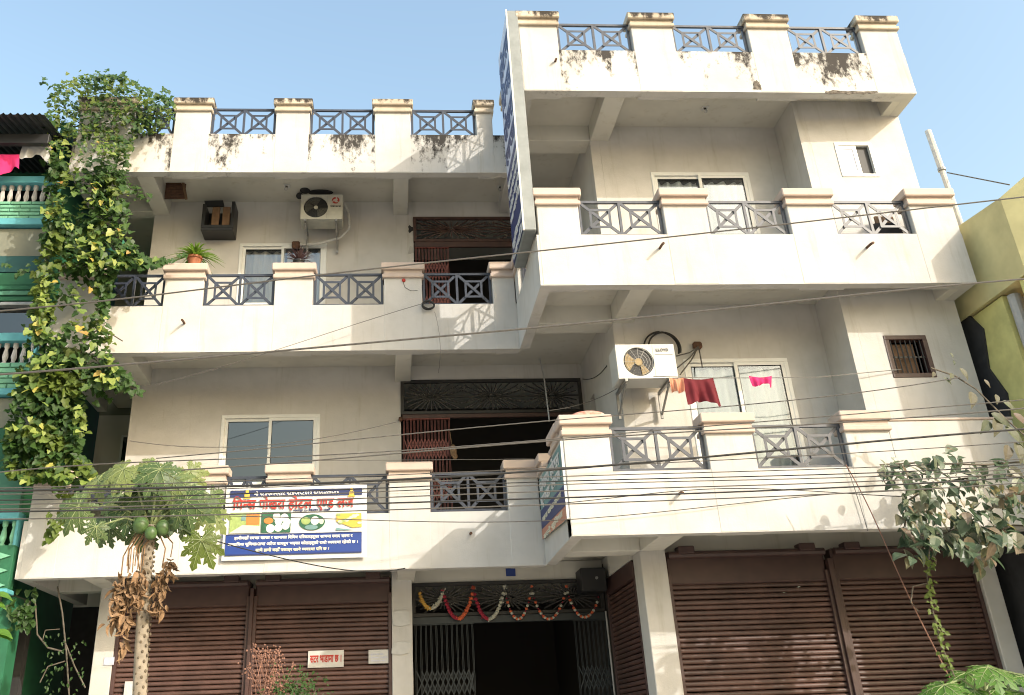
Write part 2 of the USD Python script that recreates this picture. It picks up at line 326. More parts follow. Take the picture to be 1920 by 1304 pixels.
# ------------------------------------------------------------------ lettering (outlines of letters, in 1/80 of an em)
GLYPHS = """प45:-3,43 -2,53 48,53 50,51 49,42 41,40 40,-3 29,-2 29,10 15,9 10,11 6,15 3,25 3,40|16,24 17,21 22,20 29,24 29,41 16,41
र33:-3,43 -2,53 35,53 37,51 37,43 35,41 30,41 30,33 27,26 19,19 35,4 29,-4 24,-3 5,16 0,25 0,29 4,34 13,34 16,32 17,41 -1,41
न44:-3,43 -2,53 48,52 48,42 40,40 39,-3 28,-2 28,21 20,21 17,13 9,12 2,18 0,22 0,28 4,32 28,32 28,41 -1,41
स54:-3,43 -2,53 57,53 58,42 50,40 49,-3 38,-2 37,18 22,18 21,16 33,5 33,1 28,-4 23,-3 9,11 0,25 0,30 3,34 14,34 14,41 -1,41|27,41 27,29 37,30 37,41
ो21:-15,69 -15,73 -12,75 1,75 5,73 11,66 15,53 23,53 25,51 25,43 23,41 17,40 17,0 15,-3 6,-3 4,-1 4,40 -1,41 -3,43 -3,52 3,53 2,58 -2,63 -5,64 -11,62
ख65:-3,43 -2,53 68,53 70,51 69,42 61,40 61,-2 33,-3 18,3 7,13 0,25 2,33 6,35 14,34 14,41 -1,41|39,23 42,21 47,22 49,24 49,29 44,30 39,29 38,27|19,20 26,12 36,9 28,16 26,25 23,25|27,36 29,35 34,41 27,41
ा21:-3,43 -2,53 23,53 25,51 25,43 23,41 17,40 17,0 15,-3 6,-3 4,-1 4,40 -1,41
ह42:-3,43 -2,53 45,53 47,51 47,43 45,41 38,41 37,29 16,29 17,27 33,26 40,20 41,17 41,7 39,3 29,-3 25,-2 23,3 23,8 29,10 29,14 21,16 15,14 14,11 15,5 27,-5 27,-9 22,-14 16,-13 5,-2 2,5 2,16 5,20 3,23 3,33 7,38 12,39 12,41 -1,41
ट40:-3,43 -2,53 43,53 45,50 45,44 42,41 33,41 32,25 18,24 13,18 14,12 19,9 28,9 35,13 39,12 41,2 29,-3 18,-3 8,1 1,11 1,23 6,31 13,35 20,36 20,40 -1,41
ल54:-3,43 -2,53 57,53 58,42 50,40 50,-2 38,-2 38,25 34,23 30,14 20,16 19,20 21,25 16,26 13,24 14,17 28,4 28,2 22,-4 19,-4 15,-1 5,9 1,17 1,28 7,35 11,37 22,37 29,34 31,36 37,37 38,41 -1,41
ए44:-3,43 -2,53 48,52 48,42 41,40 40,21 34,14 29,12 40,4 42,-1 42,-8 38,-17 34,-18 27,-14 26,-11 29,-7 29,-3 12,7 5,14 3,22 3,40|17,41 16,22 19,17 21,17 22,23 28,27 28,40
ण58:-3,43 -2,53 61,53 62,43 60,41 54,40 54,-1 52,-3 43,-3 41,-1 41,41 37,40 37,23 33,13 26,9 14,9 10,11 4,19 3,40|17,41 16,23 20,20 24,23 24,40
ड46:-3,43 -2,53 49,53 50,42 42,41 41,29 22,29 21,28 22,26 35,26 44,20 46,15 44,4 40,0 32,-3 21,-3 7,3 -1,11 -1,14 6,20 8,20 15,12 22,9 32,9 33,13 27,15 18,13 10,20 8,24 8,32 10,36 17,39 17,41 -1,41
ज59:-3,43 -2,53 62,53 64,50 63,42 55,40 55,-2 43,-2 43,25 42,27 38,26 40,20 38,10 30,4 19,4 8,13 0,29 1,35 10,37 18,19 21,16 25,15 27,17 27,22 19,29 21,37 42,38 43,41 -1,41
ि21:-3,43 -3,52 2,54 1,61 3,67 8,72 16,75 28,75 40,71 54,59 59,52 58,47 48,47 41,56 34,61 27,63 19,63 14,60 15,53 23,53 25,51 25,43 23,41 17,40 17,0 15,-3 6,-3 4,-1 4,40 -1,41
म48:-3,43 -2,53 51,53 52,43 50,41 44,40 44,-1 42,-3 33,-3 31,-1 30,17 20,17 19,12 16,9 10,9 6,11 0,19 0,24 2,27 7,28 7,40 -1,41|20,29 31,28 31,41 20,41
ी21:-21,59 -20,66 -16,72 -9,75 -1,75 9,69 15,53 23,53 25,51 25,43 23,41 17,40 17,0 15,-3 6,-3 4,-1 4,40 -1,41 -3,43 -3,52 2,54 0,61 -3,63 -8,62 -8,56 -6,53 -7,47 -16,47 -19,51
क61:-3,43 -2,53 64,53 65,43 63,41 39,40 39,35 51,35 59,28 60,13 55,1 51,0 45,3 43,6 48,17 48,22 45,24 39,19 38,-3 28,-3 27,8 12,7 6,10 1,18 1,29 8,38 13,40 -1,41|14,21 18,18 23,19 27,22 27,27 21,29 15,28 13,25
ँ0:-28,61 -31,72 -24,75 -20,74 -18,71 -15,75 -8,75 -4,72 -2,75 1,75 8,72 8,66 5,59 0,54 -5,52 -17,52 -21,54
व44:-3,43 -2,53 47,53 49,51 49,43 47,41 40,40 39,-3 29,-3 28,8 13,7 8,9 3,14 1,18 1,29 7,37 14,40 -1,41|14,21 18,18 24,19 28,22 28,28 22,29 15,28 13,24
च51:-3,43 -2,53 53,53 55,51 55,43 53,41 47,40 46,-2 36,-3 34,-1 33,8 19,7 15,9 9,16 9,27 0,28 1,38 33,38 34,41 -1,41|22,20 26,18 32,20 34,23 34,27 27,27 21,25
छ56:-3,43 -2,53 60,52 60,42 48,40 53,35 55,30 55,19 51,10 43,2 30,-3 14,-2 7,4 5,8 6,17 3,20 0,28 1,34 6,40 -1,41|37,29 39,25 43,24 42,30 38,31|19,10 29,9 36,13 28,19 26,15 18,14|27,41 27,37 30,40|14,27 24,26 25,29 16,31 13,30
त46:-3,43 -2,53 48,53 50,51 50,43 48,41 41,40 40,-3 29,-2 29,24 20,24 13,20 15,13 25,4 25,2 19,-4 16,-4 7,4 1,14 1,25 6,32 13,35 29,35 29,41 -1,41
थ51:2,35 2,49 9,54 19,54 27,49 30,53 54,53 55,42 47,40 47,-2 36,-3 35,9 18,8 12,11 5,20 4,28 7,31|27,27 20,20 26,19 35,24 35,41 30,41 29,31|14,43 14,41 15,42
भ56:1,37 1,47 6,53 9,54 20,54 25,51 28,46 29,51 31,53 59,53 60,42 52,40 52,-2 40,-2 40,15 39,17 30,17 29,12 26,9 19,9 16,11 10,19 10,24 14,29 5,32|30,42 30,28 39,28 40,30 40,41|13,42 13,40 16,40 15,43
ध49:0,38 2,48 10,54 20,54 27,48 29,53 52,53 53,42 45,40 45,-2 34,-3 32,7 17,6 12,8 6,16 7,27 2,32|19,19 24,17 32,20 33,41 28,42 26,37 26,35 30,33 29,25 19,23 18,21|13,38 14,39 13,41 12,40
द42:-3,43 -2,53 44,53 46,51 46,43 44,41 33,41 32,28 18,27 13,22 14,17 18,15 22,15 23,20 26,22 34,22 39,18 40,10 37,6 41,0 40,-5 32,-8 25,3 16,3 10,5 4,10 1,16 2,30 8,36 20,40 -1,41
ग45:-3,43 -2,53 49,52 49,42 41,40 41,-1 39,-3 30,-3 28,0 28,41 20,41 20,17 17,12 11,11 2,18 0,23 1,29 7,32 7,41 -1,41
य46:-3,43 -2,53 50,52 50,42 42,40 41,-3 30,-2 30,9 14,8 6,13 2,19 0,30 8,33 10,35 10,38 8,41 -1,41|15,23 22,19 30,23 30,41 22,41 22,31
ब46:-3,43 -2,53 48,53 50,51 50,43 48,41 42,40 42,0 40,-3 31,-3 29,-1 29,8 13,7 8,9 3,14 1,18 1,29 7,37 14,40 -1,41|26,27 27,25 29,25 29,28|14,24 13,21 17,19 17,21
श54:1,16 1,25 4,28 9,29 6,31 2,39 3,47 8,53 22,54 30,48 32,53 58,52 58,42 50,40 49,-3 38,-2 38,41 33,41 33,29 26,18 36,6 36,2 32,-1 26,-2 15,12 5,13|14,42 20,38 21,39 16,43
्0:-17,-9 -16,-1 -1,-2 10,-10 15,-17 15,-20 11,-24 6,-25 0,-16 -9,-12 -15,-13
ु0:-39,-5 -33,-1 -30,-1 -21,-11 -11,-13 -7,-11 -7,-8 -12,-7 -19,-9 -22,-5 -23,1 -17,4 -5,4 3,-2 5,-13 3,-18 -3,-23 -20,-24 -30,-19 -39,-10
ू0:-30,-8 -27,-1 -22,3 -6,4 3,0 12,-9 15,-15 10,-20 5,-21 -1,-12 -3,-12 -2,-18 -3,-22 -8,-24 -20,-24 -28,-18|-18,-9 -13,-13 -5,-10 -13,-7
े0:-36,70 -35,74 -32,75 -20,75 -16,73 -11,68 -7,60 -5,48 -15,47 -21,62 -25,64 -32,62
ं0:-18,65 -15,69 -8,70 -4,67 -3,60 -6,56 -13,55 -17,58
।30:13,52 25,52 24,-3 13,-2
अ61:-1,28 1,32 10,34 18,18 26,15 28,16 28,21 25,25 18,26 17,34 18,36 26,37 27,42 23,43 12,40 9,45 9,50 11,52 17,54 30,54 38,48 40,53 65,52 65,42 57,40 56,-3 45,-2 45,18 44,20 41,20 40,12 35,6 31,4 19,4 13,7 7,13|40,41 38,31 45,32 45,41
ठ47:-3,43 -2,53 50,53 51,43 49,41 33,40 33,35 42,29 46,21 46,11 42,3 30,-3 18,-3 8,1 3,6 1,11 1,23 6,31 13,35 20,36 20,40 -1,41|14,14 19,9 28,9 33,12 34,16 29,24 23,25 14,21 13,18
औ82:-1,28 1,32 10,34 19,17 24,15 28,16 27,23 24,25 19,25 17,32 18,36 26,37 27,42 23,43 12,40 9,45 9,50 17,54 30,54 39,48 40,53 47,53 45,58 45,63 48,65 46,73 50,75 62,75 66,73 71,68 76,53 86,52 86,43 84,41 78,40 78,-1 76,-3 67,-3 65,-1 65,41 57,40 56,-3 45,-2 45,18 44,20 41,20 40,12 35,6 31,4 19,4 13,7 7,13|40,41 38,31 45,32 45,41
ै0:-35,53 -37,63 -34,65 -36,70 -35,74 -20,75 -11,68 -5,54 -5,48 -16,47 -21,53 -25,54 -33,52
इ39:-3,43 -2,53 43,52 43,42 35,41 34,29 15,29 14,28 15,26 31,25 38,18 39,9 34,1 34,-1 36,-1 36,-5 32,-12 29,-12 14,-3 5,-2 2,0 2,10 11,13 3,20 1,25 1,32 4,37 10,40 -1,41|11,12 17,8 21,8 26,10 26,13 21,15
घ47:-3,43 -2,53 51,52 51,42 43,40 42,-3 32,-3 31,8 15,7 10,9 6,13 4,17 5,29 1,34 0,41|13,39 16,36 27,36 28,34 27,26 17,24 16,20 21,18 29,20 31,23 31,41 14,41
फ62:-3,43 -2,53 64,53 66,51 66,43 64,41 40,40 40,35 54,34 60,27 61,14 57,3 54,0 51,0 44,5 49,19 48,23 46,24 40,19 40,-1 38,-3 29,-3 27,-1 27,9 14,9 6,15 3,24 3,40|17,41 16,23 21,20 27,24 27,40
झ60:-3,43 -2,53 63,53 65,51 65,43 63,41 56,40 56,-2 44,-2 43,13 39,13 38,6 34,2 34,-1 36,-1 36,-5 32,-12 29,-12 14,-3 5,-2 2,0 2,10 11,13 3,20 1,25 1,32 4,37 10,40 -1,41|14,28 15,26 28,26 35,24 44,25 44,41 35,41 34,29|11,12 20,8 25,9 26,13 21,15
९44:3,32 3,43 5,47 11,52 25,53 33,47 36,36 33,27 29,23 38,16 45,7 45,-2 40,-10 37,-10 30,-4 32,4 12,20 6,26|15,38 19,32 22,33 23,40 19,42 16,41
८44:3,19 8,29 29,54 32,54 38,49 38,44 18,21 15,13 18,9 26,9 35,14 39,14 43,7 43,4 41,2 28,-3 13,-2 4,6
०44:3,21 3,30 6,37 16,44 31,43 38,37 41,30 40,17 33,9 28,7 13,8 6,14|17,21 21,18 26,19 28,23 28,30 23,33 18,32 16,28
१44:7,19 8,24 14,28 8,36 8,45 10,49 16,53 28,53 32,51 37,44 37,35 32,26 25,20 36,10 38,4 37,-3 32,-10 23,-5 25,4|20,40 23,38 25,39 25,41 22,42
२44:4,45 4,49 6,51 12,53 26,53 31,51 36,46 38,41 38,28 31,17 41,4 40,-1 35,-4 31,-4 18,13 10,13 7,15 5,19 6,25 9,28 22,27 25,30 26,36 25,40 20,42 7,39
३44:4,46 5,50 13,53 26,53 34,48 36,44 36,34 34,31 39,24 38,14 32,7 38,0 38,-4 35,-7 29,-9 19,4 11,4 7,7 6,15 8,18 19,19 24,17 26,21 22,24 13,24 12,26 12,34 23,36 24,41 19,42 12,39 7,39
४44:2,42 2,51 4,54 13,53 15,52 16,41 22,35 29,43 29,51 31,53 40,54 42,52 41,39 31,26 37,16 37,6 33,0 26,-3 18,-3 10,1 7,6 7,16 13,26 6,34|20,10 23,9 25,10 23,16 19,13
५44:4,28 4,41 8,52 10,54 20,52 21,47 17,40 16,30 20,26 23,26 24,31 27,33 35,33 40,29 41,21 38,18 38,15 47,-1 47,-4 41,-8 36,-8 27,12 24,14 18,14 11,17 7,21
६44:5,38 7,48 13,53 32,54 34,52 34,44 32,42 22,43 18,42 18,39 20,37 33,37 34,32 32,25 38,25 43,20 43,12 41,8 46,0 45,-5 36,-8 28,6 17,7 10,13 8,17 8,27 10,30|21,20 25,18 26,22 30,26 21,25 20,23
७44:5,17 0,47 7,50 12,49 14,41 21,46 31,46 35,44 41,37 44,27 44,16 40,6 32,1 20,1 14,4|17,21 22,13 27,12 31,15 31,19 22,20 18,23|25,33 27,31 29,32 26,35"""
GL = {}
for line in GLYPHS.split('\n'):
    ch, rest = line[0], line[1:]
    adv, body = rest.split(':', 1)
    polys = []
    for p in body.split('/'):
        rings = [[tuple(map(int, q.split(','))) for q in r.split(' ')] for r in p.split('|')]
        polys.append(Polygon(rings[0], rings[1:]).buffer(0))
    GL[ch] = (int(adv), union_all(polys))
for a, b in (('र', 'ु'),): pass
SHORT_I = 'ि'; HALANT = '्'
def letters(text):      # one flat outline of a line of Devanagari, baseline at 0, about 55 units tall
    shapes, x, i, pend = [], 0, 0, False
    T = list(text)
    while i < len(T):
        # a cluster: consonant (halant consonant)* then signs
        if T[i] == ' ': x += 22; i += 1; continue
        j = i + 1
        while j + 1 < len(T) and T[j] == HALANT: j += 2
        cl = T[i:j]; k = j
        while k < len(T) and T[k] in 'ािीुूेैोौंँ': k += 1
        signs = T[j:k]
        if SHORT_I in signs: a, g = GL[SHORT_I]; shapes.append(affinity.translate(g, x, 0)); x += a
        cons = [c for c in cl if c != HALANT]
        n = 0
        while n < len(cons):
            if cons[n] not in GL: n += 1; continue
            a, g = GL[cons[n]]
            if n + 1 < len(cons) and cons[n + 1] == 'र':
                shapes.append(affinity.translate(g, x, 0)); shapes.append(affinity.translate(Polygon([(a - 15, 18), (a - 34, 4), (a - 39, 10), (a - 15, 28)]), x, 0)); x += a; n += 2; continue
            if n + 1 < len(cons):
                shapes.append(affinity.translate(g.intersection(sbox(-80, -80, a - 14, 120)), x, 0)); x += a - 15; n += 1; continue
            shapes.append(affinity.translate(g, x, 0)); x += a; n += 1
        for sgn in signs:
            if sgn == SHORT_I or sgn not in GL: continue
            a, g = GL[sgn]; shapes.append(affinity.translate(g, x, 0)); x += a
        i = k
    return union_all(shapes), x
def textplate(text, x0, z0, height, y0, y1, width=None, align=None, thin=0.0):
    g, w = letters(text)
    sy = height / 55.0; sx = sy if width is None else width / w
    if thin: g = g.buffer(-thin)
    g = affinity.scale(g, sx, sy, origin=(0, 0))
    if align == 'c': x0 -= sx * w / 2
    return plate(affinity.translate(g, x0, z0), y0, y1)
def latin(text, x0, z0, h, y, bold=True):
    m = meshkit.text_mesh(text, h, 0.002, bold=bold); v = m.vertices
    return (np.stack([x0 + v[:, 0], y - v[:, 2], z0 + v[:, 1]], 1), m.faces)

# ================================================================== SETTING
top('ground', MB().box(-150, 150, -150, 150, -0.5, -0.02), M['earth'], 'dusty ground around the houses', kind='structure')
top('road', MB().box(-60, 60, -14.5, -6.2, -0.3, 0.0), M['asphalt'], 'asphalt street in front of the hotel', kind='structure')
top('pavement', MB().box(-60, 60, -6.2, -0.2, -0.3, 0.12, 0.02), M['pavement'], 'concrete pavement before the shutters', kind='structure')

# ================================================================== THE HOTEL
HO = thing('hotel_building', 'cream three-storey hotel with stepped balconies, maroon shutters and lattice railings', 'building')
ZB = {1: 3.545, 2: 6.56, 3: 9.55}       # underside of each balcony's front beam
YL, YW = 0.0, 1.3                        # left wing: parapet face, room wall
YR, YRW, YB = {1: -1.88, 2: -2.03, 3: -2.03}, -0.85, -1.5
XL = {1: -4.65, 2: -4.74, 3: -4.86}; XJ = {1: 2.0, 2: 1.87, 3: 1.87}; XR = 7.46

def low_wall(n, x0, x1, y0, zb, holes, stain, zt=1.26):
    # the parapet: solid below the openings; pillars stand a little proud of it
    part(HO, 'parapet_wall', wall(x0, x1, zb, zb + 0.715, y0, y0 + 0.14), stain)
def pillar(x0, x1, y0, zb, side=None, top_=1.20, capmat=None, body=None):
    p = part(HO, 'parapet_pillar', MB().box(x0, x1, y0 - 0.004, y0 + 0.20, zb + 0.003, zb + top_, 0.008), body or M['clean'])
    cm = capmat or M['trim']
    mb = MB(); z = zb + 1.265
    mb.box(x0 - 0.045, x1 + 0.045, y0 - 0.065, y0 + 0.25, z, z + 0.115, 0.012)
    mb.box(x0 - 0.005, x1 + 0.005, y0 - 0.018, y0 + 0.21, z - 0.065, z, 0.0)
    mb.box(x0 - 0.028, x1 + 0.028, y0 - 0.048, y0 + 0.23, z - 0.125, z - 0.065, 0.01)
    part(p, 'pillar_cap', mb, cm)
def railing(x0, x1, y0, zb, m, label=None):
    z0, z1, y = zb + 0.725, zb + 1.255, y0 + 0.08
    t = 0.034
    f = MB(); f.box(x0 + .012, x1 - .012, y - t / 2, y + t / 2, z1 - t, z1); f.box(x0 + .012, x1 - .012, y - t / 2, y + t / 2, z0, z0 + t)
    f.box(x0 + .012, x0 + .012 + t, y - t / 2 + .001, y + t / 2 - .001, z0 + t, z1 - t); f.box(x1 - .012 - t, x1 - .012, y - t / 2 + .001, y + t / 2 - .001, z0 + t, z1 - t)
    p = part(HO, 'railing', f, m, label)
    xm = (x0 + x1) / 2
    part(p, 'centre_post', MB().box(xm - t / 2, xm + t / 2, y - t / 2 + .001, y + t / 2 - .001, z0 + t, z1 - t), m)
    for a, b in ((x0 + .012 + t, xm - t / 2), (xm + t / 2, x1 - .012 - t)):
        zc, xc = (z0 + z1) / 2, (a + b) / 2; za, zb_ = z0 + t, z1 - t
        part(p, 'diagonal_bar', MB().bar((a, y + .004, za), (b, y + .004, zb_), .040, .012), m)
        part(p, 'diagonal_bar', MB().bar((a, y - .009, zb_), (b, y - .009, za), .040, .012), m)
        sx, sz = (b - a) * .255, (zb_ - za) * .27; q = MB()
        q.box(xc - sx - .016, xc + sx + .016, y - .018, y - .012, zc + sz - .016, zc + sz + .016); q.box(xc - sx - .016, xc + sx + .016, y - .018, y - .012, zc - sz - .016, zc - sz + .016)
        q.box(xc - sx - .016, xc - sx + .016, y - .0175, y - .0125, zc - sz + .016, zc + sz - .016); q.box(xc + sx - .016, xc + sx + .016, y - .0175, y - .0125, zc - sz + .016, zc + sz - .016)
        part(p, 'lattice_square', q, m)

PIL = {(1, 'L'): [(-4.60, -4.18), (-2.68, -2.16), (-1.60, -1.05), (-0.01, .53), (1.56, 1.98)],
       (2, 'L'): [(-4.70, -4.13), (-3.22, -2.67), (-1.65, -1.10), (-.065, .49), (1.53, 1.86)],
       (3, 'L'): [(-4.82, -3.98), (-3.35, -2.80), (-1.77, -1.24), (-.20, .37), (1.43, 1.69)],
       (1, 'R'): [(2.0, 2.54), (3.68, 4.24), (5.36, 5.90)],
       (2, 'R'): [(1.90, 2.44), (3.55, 4.12), (5.20, 5.80), (6.85, 7.455)],
       (3, 'R'): [(1.875, 2.42), (3.50, 4.10), (5.21, 5.80), (6.89, 7.455)]}
for n in (1, 2, 3):
    zb, zs = ZB[n], ZB[n] + .27
    st = M['stained'] if n == 3 else M['clean']
    cm = M['oldtrim'] if n == 3 else M['trim']
    # left wing
    part(HO, 'parapet_wall', wall(XL[n], XJ[n], zb, zb + .715, YL, YL + .14), st)
    part(HO, 'end_parapet', wall(XL[n], XL[n] + .14, zb + .002, zb + 1.2, YL + .142, YW + 1.2), M['clean'])
    part(HO, 'balcony_slab', MB().box(XL[n] + .13, XJ[n] + .141, YL + .13, 6.0, zs, zs + .14), M['soffit'])
    P = PIL[n, 'L']
    for a, b in P: pillar(a, b, YL, zb, capmat=cm)
    for (a, b), (c, d) in zip(P, P[1:]): railing(b, c, YL, zb, M['rail'])
    for x0, x1 in ((-3.87, -3.61), (.09, .33)):
        part(HO, 'bracket_beam', MB().box(x0, x1, YL + .142, YW + .03 if n > 1 else 1.18, zb + .004, zs + .01, .006), M['soffit'])
    part(HO, 'cross_beam', MB().box(XL[n] + .142, -3.872, 1.18, 1.40, zb + .006, zs + .01, .006), M['soffit'])
    # right wing
    yr = YR[n]
    part(HO, 'parapet_wall', wall(XJ[n], XR, zb, zb + .715, yr, yr + .14), st)
    # the short side of the upper balcony: low wall, two piers with caps, and a lattice between them
    part(HO, 'side_parapet', wall(XJ[n], XJ[n] + .14, zb + .001, zb + .716, yr + .142, YL - .002 if n < 3 else 1.2), st)
    for a, b in ((yr + .201, -1.08), (-.32, -.03)):
        p = part(HO, 'side_pier', MB().box(XJ[n] - .004, XJ[n] + .18, a, b, zb + .718, zb + 1.20), M['clean'])
        mb = MB(); z = zb + 1.265; a2, b2 = (a + .05 if a < -1 else a - .04), b + (.04 if a < -1 else .0)
        mb.box(XJ[n] - .055, XJ[n] + .22, a2, b2, z, z + .114, .012); mb.box(XJ[n] - .015, XJ[n] + .19, a2, b2 - .04, z - .064, z); mb.box(XJ[n] - .038, XJ[n] + .20, a2, b2 - .015, z - .124, z - .064, .01)
        part(p, 'pillar_cap', mb, cm)
    rz0, rz1, xr, t = zb + .725, zb + 1.255, XJ[n] + .08, .028
    f = MB(); f.box(xr - t / 2, xr + t / 2, -1.078, -.322, rz1 - t, rz1).box(xr - t / 2, xr + t / 2, -1.078, -.322, rz0, rz0 + t).box(xr - t / 2, xr + t / 2, -1.078, -1.05, rz0 + t, rz1 - t).box(xr - t / 2, xr + t / 2, -.35, -.322, rz0 + t, rz1 - t)
    p = part(HO, 'railing', f, M['rail'], 'railing on the short side of the balcony')
    part(p, 'centre_post', MB().box(xr - .013, xr + .013, -.714, -.686, rz0 + t, rz1 - t), M['rail'])
    for a, b in ((-1.05, -.714), (-.686, -.35)):
        part(p, 'diagonal_bar', MB().bar((xr + .005, a, rz0 + t), (xr + .005, b, rz1 - t), .024, .012, (1, 0, 0)), M['rail']); part(p, 'diagonal_bar', MB().bar((xr - .008, a, rz1 - t), (xr - .008, b, rz0 + t), .024, .012, (1, 0, 0)), M['rail'])
        c = (a + b) / 2; d = .085; zc = (rz0 + rz1) / 2
        part(p, 'lattice_square', MB().box(xr - .018, xr - .015, c - d, c + d, zc + d + .04, zc + d + .064).box(xr - .018, xr - .015, c - d, c + d, zc - d - .064, zc - d - .04).box(xr - .0175, xr - .0155, c - d, c - d + .024, zc - d - .04, zc + d + .04).box(xr - .0175, xr - .0155, c + d - .024, c + d, zc - d - .04, zc + d + .04), M['rail'])
    part(HO, 'side_parapet', wall(XR - .14, XR, zb + .001, zb + .72, yr + .142, YB - .004), M['clean'])
    part(HO, 'balcony_slab', MB().box(XJ[n] + .13, XR - .13, yr + .13, 6.0, zs + .001, zs + .141), M['soffit'])
    P = PIL[n, 'R']
    for a, b in P: pillar(a, b, yr, zb, capmat=cm)
    for (a, b), (c, d) in zip(P, P[1:]): railing(b, c, yr, zb, M['railR'])
    part(HO, 'bracket_beam', MB().box(3.025, 3.31, yr + .142, YRW + .02, zb + .004, zs + .01, .006), M['soffit'])
    part(HO, 'bracket_beam', MB().box(7.2, XR - .004, YR[n] + .15, YB + .02, zb + .004, zs + .01, .006), M['soffit'])
    part(HO, 'cross_beam', MB().box(XJ[n] + .142, 3.022, -.86, -.52, zb + .006, zs + .01, .006), M['soffit'])
    if n == 2:      # the joint beam along the left edge of the upper right balcony
        pass
# side return of the top right parapet seen beside the sign; and the solid low wall right of the first-floor railing
p = part(HO, 'parapet_wall', MB().box(5.90, XR, YR[1] - .004, YR[1] + .14, ZB[1] + .717, ZB[1] + 1.255, .006), M['clean'])
part(p, 'wall_coping', MB().box(5.93, XR + .01, YR[1] - .02, YR[1] + .16, ZB[1] + 1.257, ZB[1] + 1.285, .006), M['trim'])

# room walls, storey by storey
def window(name_parent, x0, x1, z0, z1, yw, gm, curtain=None, open_=False):
    t, d = .055, .07
    y = yw - .012
    f = MB()
    f.box(x0, x1, y, y + d, z1 - t, z1, .006); f.box(x0, x1, y, y + d, z0, z0 + t, .006)
    f.box(x0, x0 + t, y + .001, y + d - .001, z0 + t, z1 - t, .006); f.box(x1 - t, x1, y + .001, y + d - .001, z0 + t, z1 - t, .006)
    f.box(x0 + t, x1 - t, y + d - .012, y + d - .004, z1 - t - .02, z1 - t)
    p = part(HO, 'window', f, M['upvc'])
    xm = (x0 + x1) / 2
    for i, (a, b, yy) in enumerate(((x0 + t, xm + .03, y + .036), (xm - .03, x1 - t, y + .008))):
        s, w = MB(), .045
        s.box(a, b, yy, yy + .024, z1 - t - w, z1 - t - .002); s.box(a, b, yy, yy + .024, z0 + t + .002, z0 + t + w)
        s.box(a, a + w, yy + .0005, yy + .0235, z0 + t + w, z1 - t - w); s.box(b - w, b, yy + .0005, yy + .0235, z0 + t + w, z1 - t - w)
        part(p, 'sash', s, M['upvc'])
        part(p, 'pane', MB().box(a + w - .004, b - w + .004, yy + .009, yy + .014, z0 + t + w - .004, z1 - t - w + .004), gm)
        g = MB(); k = .007
        g.box(a + w, b - w, yy - .001, yy + .008, z1 - t - w - k, z1 - t - w); g.box(a + w, a + w + k, yy - .001, yy + .008, z0 + t + w, z1 - t - w - k); g.box(b - w - k, b - w, yy - .001, yy + .008, z0 + t + w, z1 - t - w - k)
        part(p, 'rubber_seal', g, M['seal'])
    part(p, 'handle', MB().box(xm - .018, xm - .008, y - .006, y + .006, (z0 + z1) / 2 - .06, (z0 + z1) / 2 + .06, .003), M['upvc'])
    if curtain:
        for a, b, m in curtain:
            n = max(8, int((b - a) / .02)); xs = np.linspace(a, b, n); yy = y + .15 + .040 * np.sin(np.arange(n) * .85 + a * 9 + .8 * np.sin(np.arange(n) * .21)) + .015 * np.sin(np.arange(n) * .37)
            v = np.vstack([np.stack([xs, yy, np.full(n, z1 - .1)], 1), np.stack([xs, yy * 1 + .01, np.full(n, z0 + .05)], 1)])
            fc = np.array([[i, i + 1, n + i + 1, n + i] for i in range(n - 1)])
            part(p, 'curtain', (v, fc), m, smooth=True)

WIN = {('L', 2): (-2.43, -1.01, 7.85, 9.02), ('L', 1): (-2.51, -1.04, 4.95, 6.07), ('R', 2): (3.865, 5.345, 7.35, 9.0), ('R', 1): (3.915, 5.34, 4.35, 6.035)}
OPEN = {1: (.175, 2.985, 4.0, 6.585), 2: (.42, 2.985, 7.0, 9.51)}
for n in (1, 2):
    z0, z1 = ZB[n] + .41, ZB[n + 1] + .268
    w, o = WIN['L', n], OPEN[n]
    part(HO, 'room_wall', wall(-3.86, 3.02, z0, z1, YW, YW + .16, [(w[0], w[2], w[1], w[3]), (o[0], o[2], o[1], o[3])]), M['clean'])
    part(HO, 'return_wall', platex(sbox(-.85, z0, 6, z1).difference(sbox(.62, ZB[1] + .41, .92, 6.1)) if n == 1 else sbox(-.85, z0, 6, z1), 3.02, 3.16), M['clean'])
    w = WIN['R', n]
    part(HO, 'room_wall', wall(3.162, 5.90, z0, z1 + .001, YRW, YRW + .15, [(w[0], w[2], w[1], w[3])]), M['clean'])
    part(HO, 'return_wall', platex(sbox(YB, z0, 6, z1), 5.902, 6.04), M['clean'])
    h = (6.38, 8.50, 6.93, 9.08) if n == 2 else (6.36, 5.49, 6.93, 6.07)
    part(HO, 'bathroom_wall', wall(6.042, XR, z0, z1 + .001, YB, YB + .14, [h]), M['clean'])
    part(HO, 'side_wall', platex(sbox(YB + .142, z0, 6, z1), XR - .14, XR), M['clean'])
    part(HO, 'side_wall', platex(sbox(YW + .162, z0, 6, z1), -3.858, -3.72), M['clean'])
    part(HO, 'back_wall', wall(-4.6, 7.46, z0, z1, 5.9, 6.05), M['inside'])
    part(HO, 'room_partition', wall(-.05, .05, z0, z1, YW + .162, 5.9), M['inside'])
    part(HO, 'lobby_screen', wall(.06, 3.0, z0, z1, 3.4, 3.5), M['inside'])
part(HO, 'roof_slab', MB().box(-3.85, 7.4, 1.5, 6.1, ZB[3] + .43, ZB[3] + .47), M['inside'])

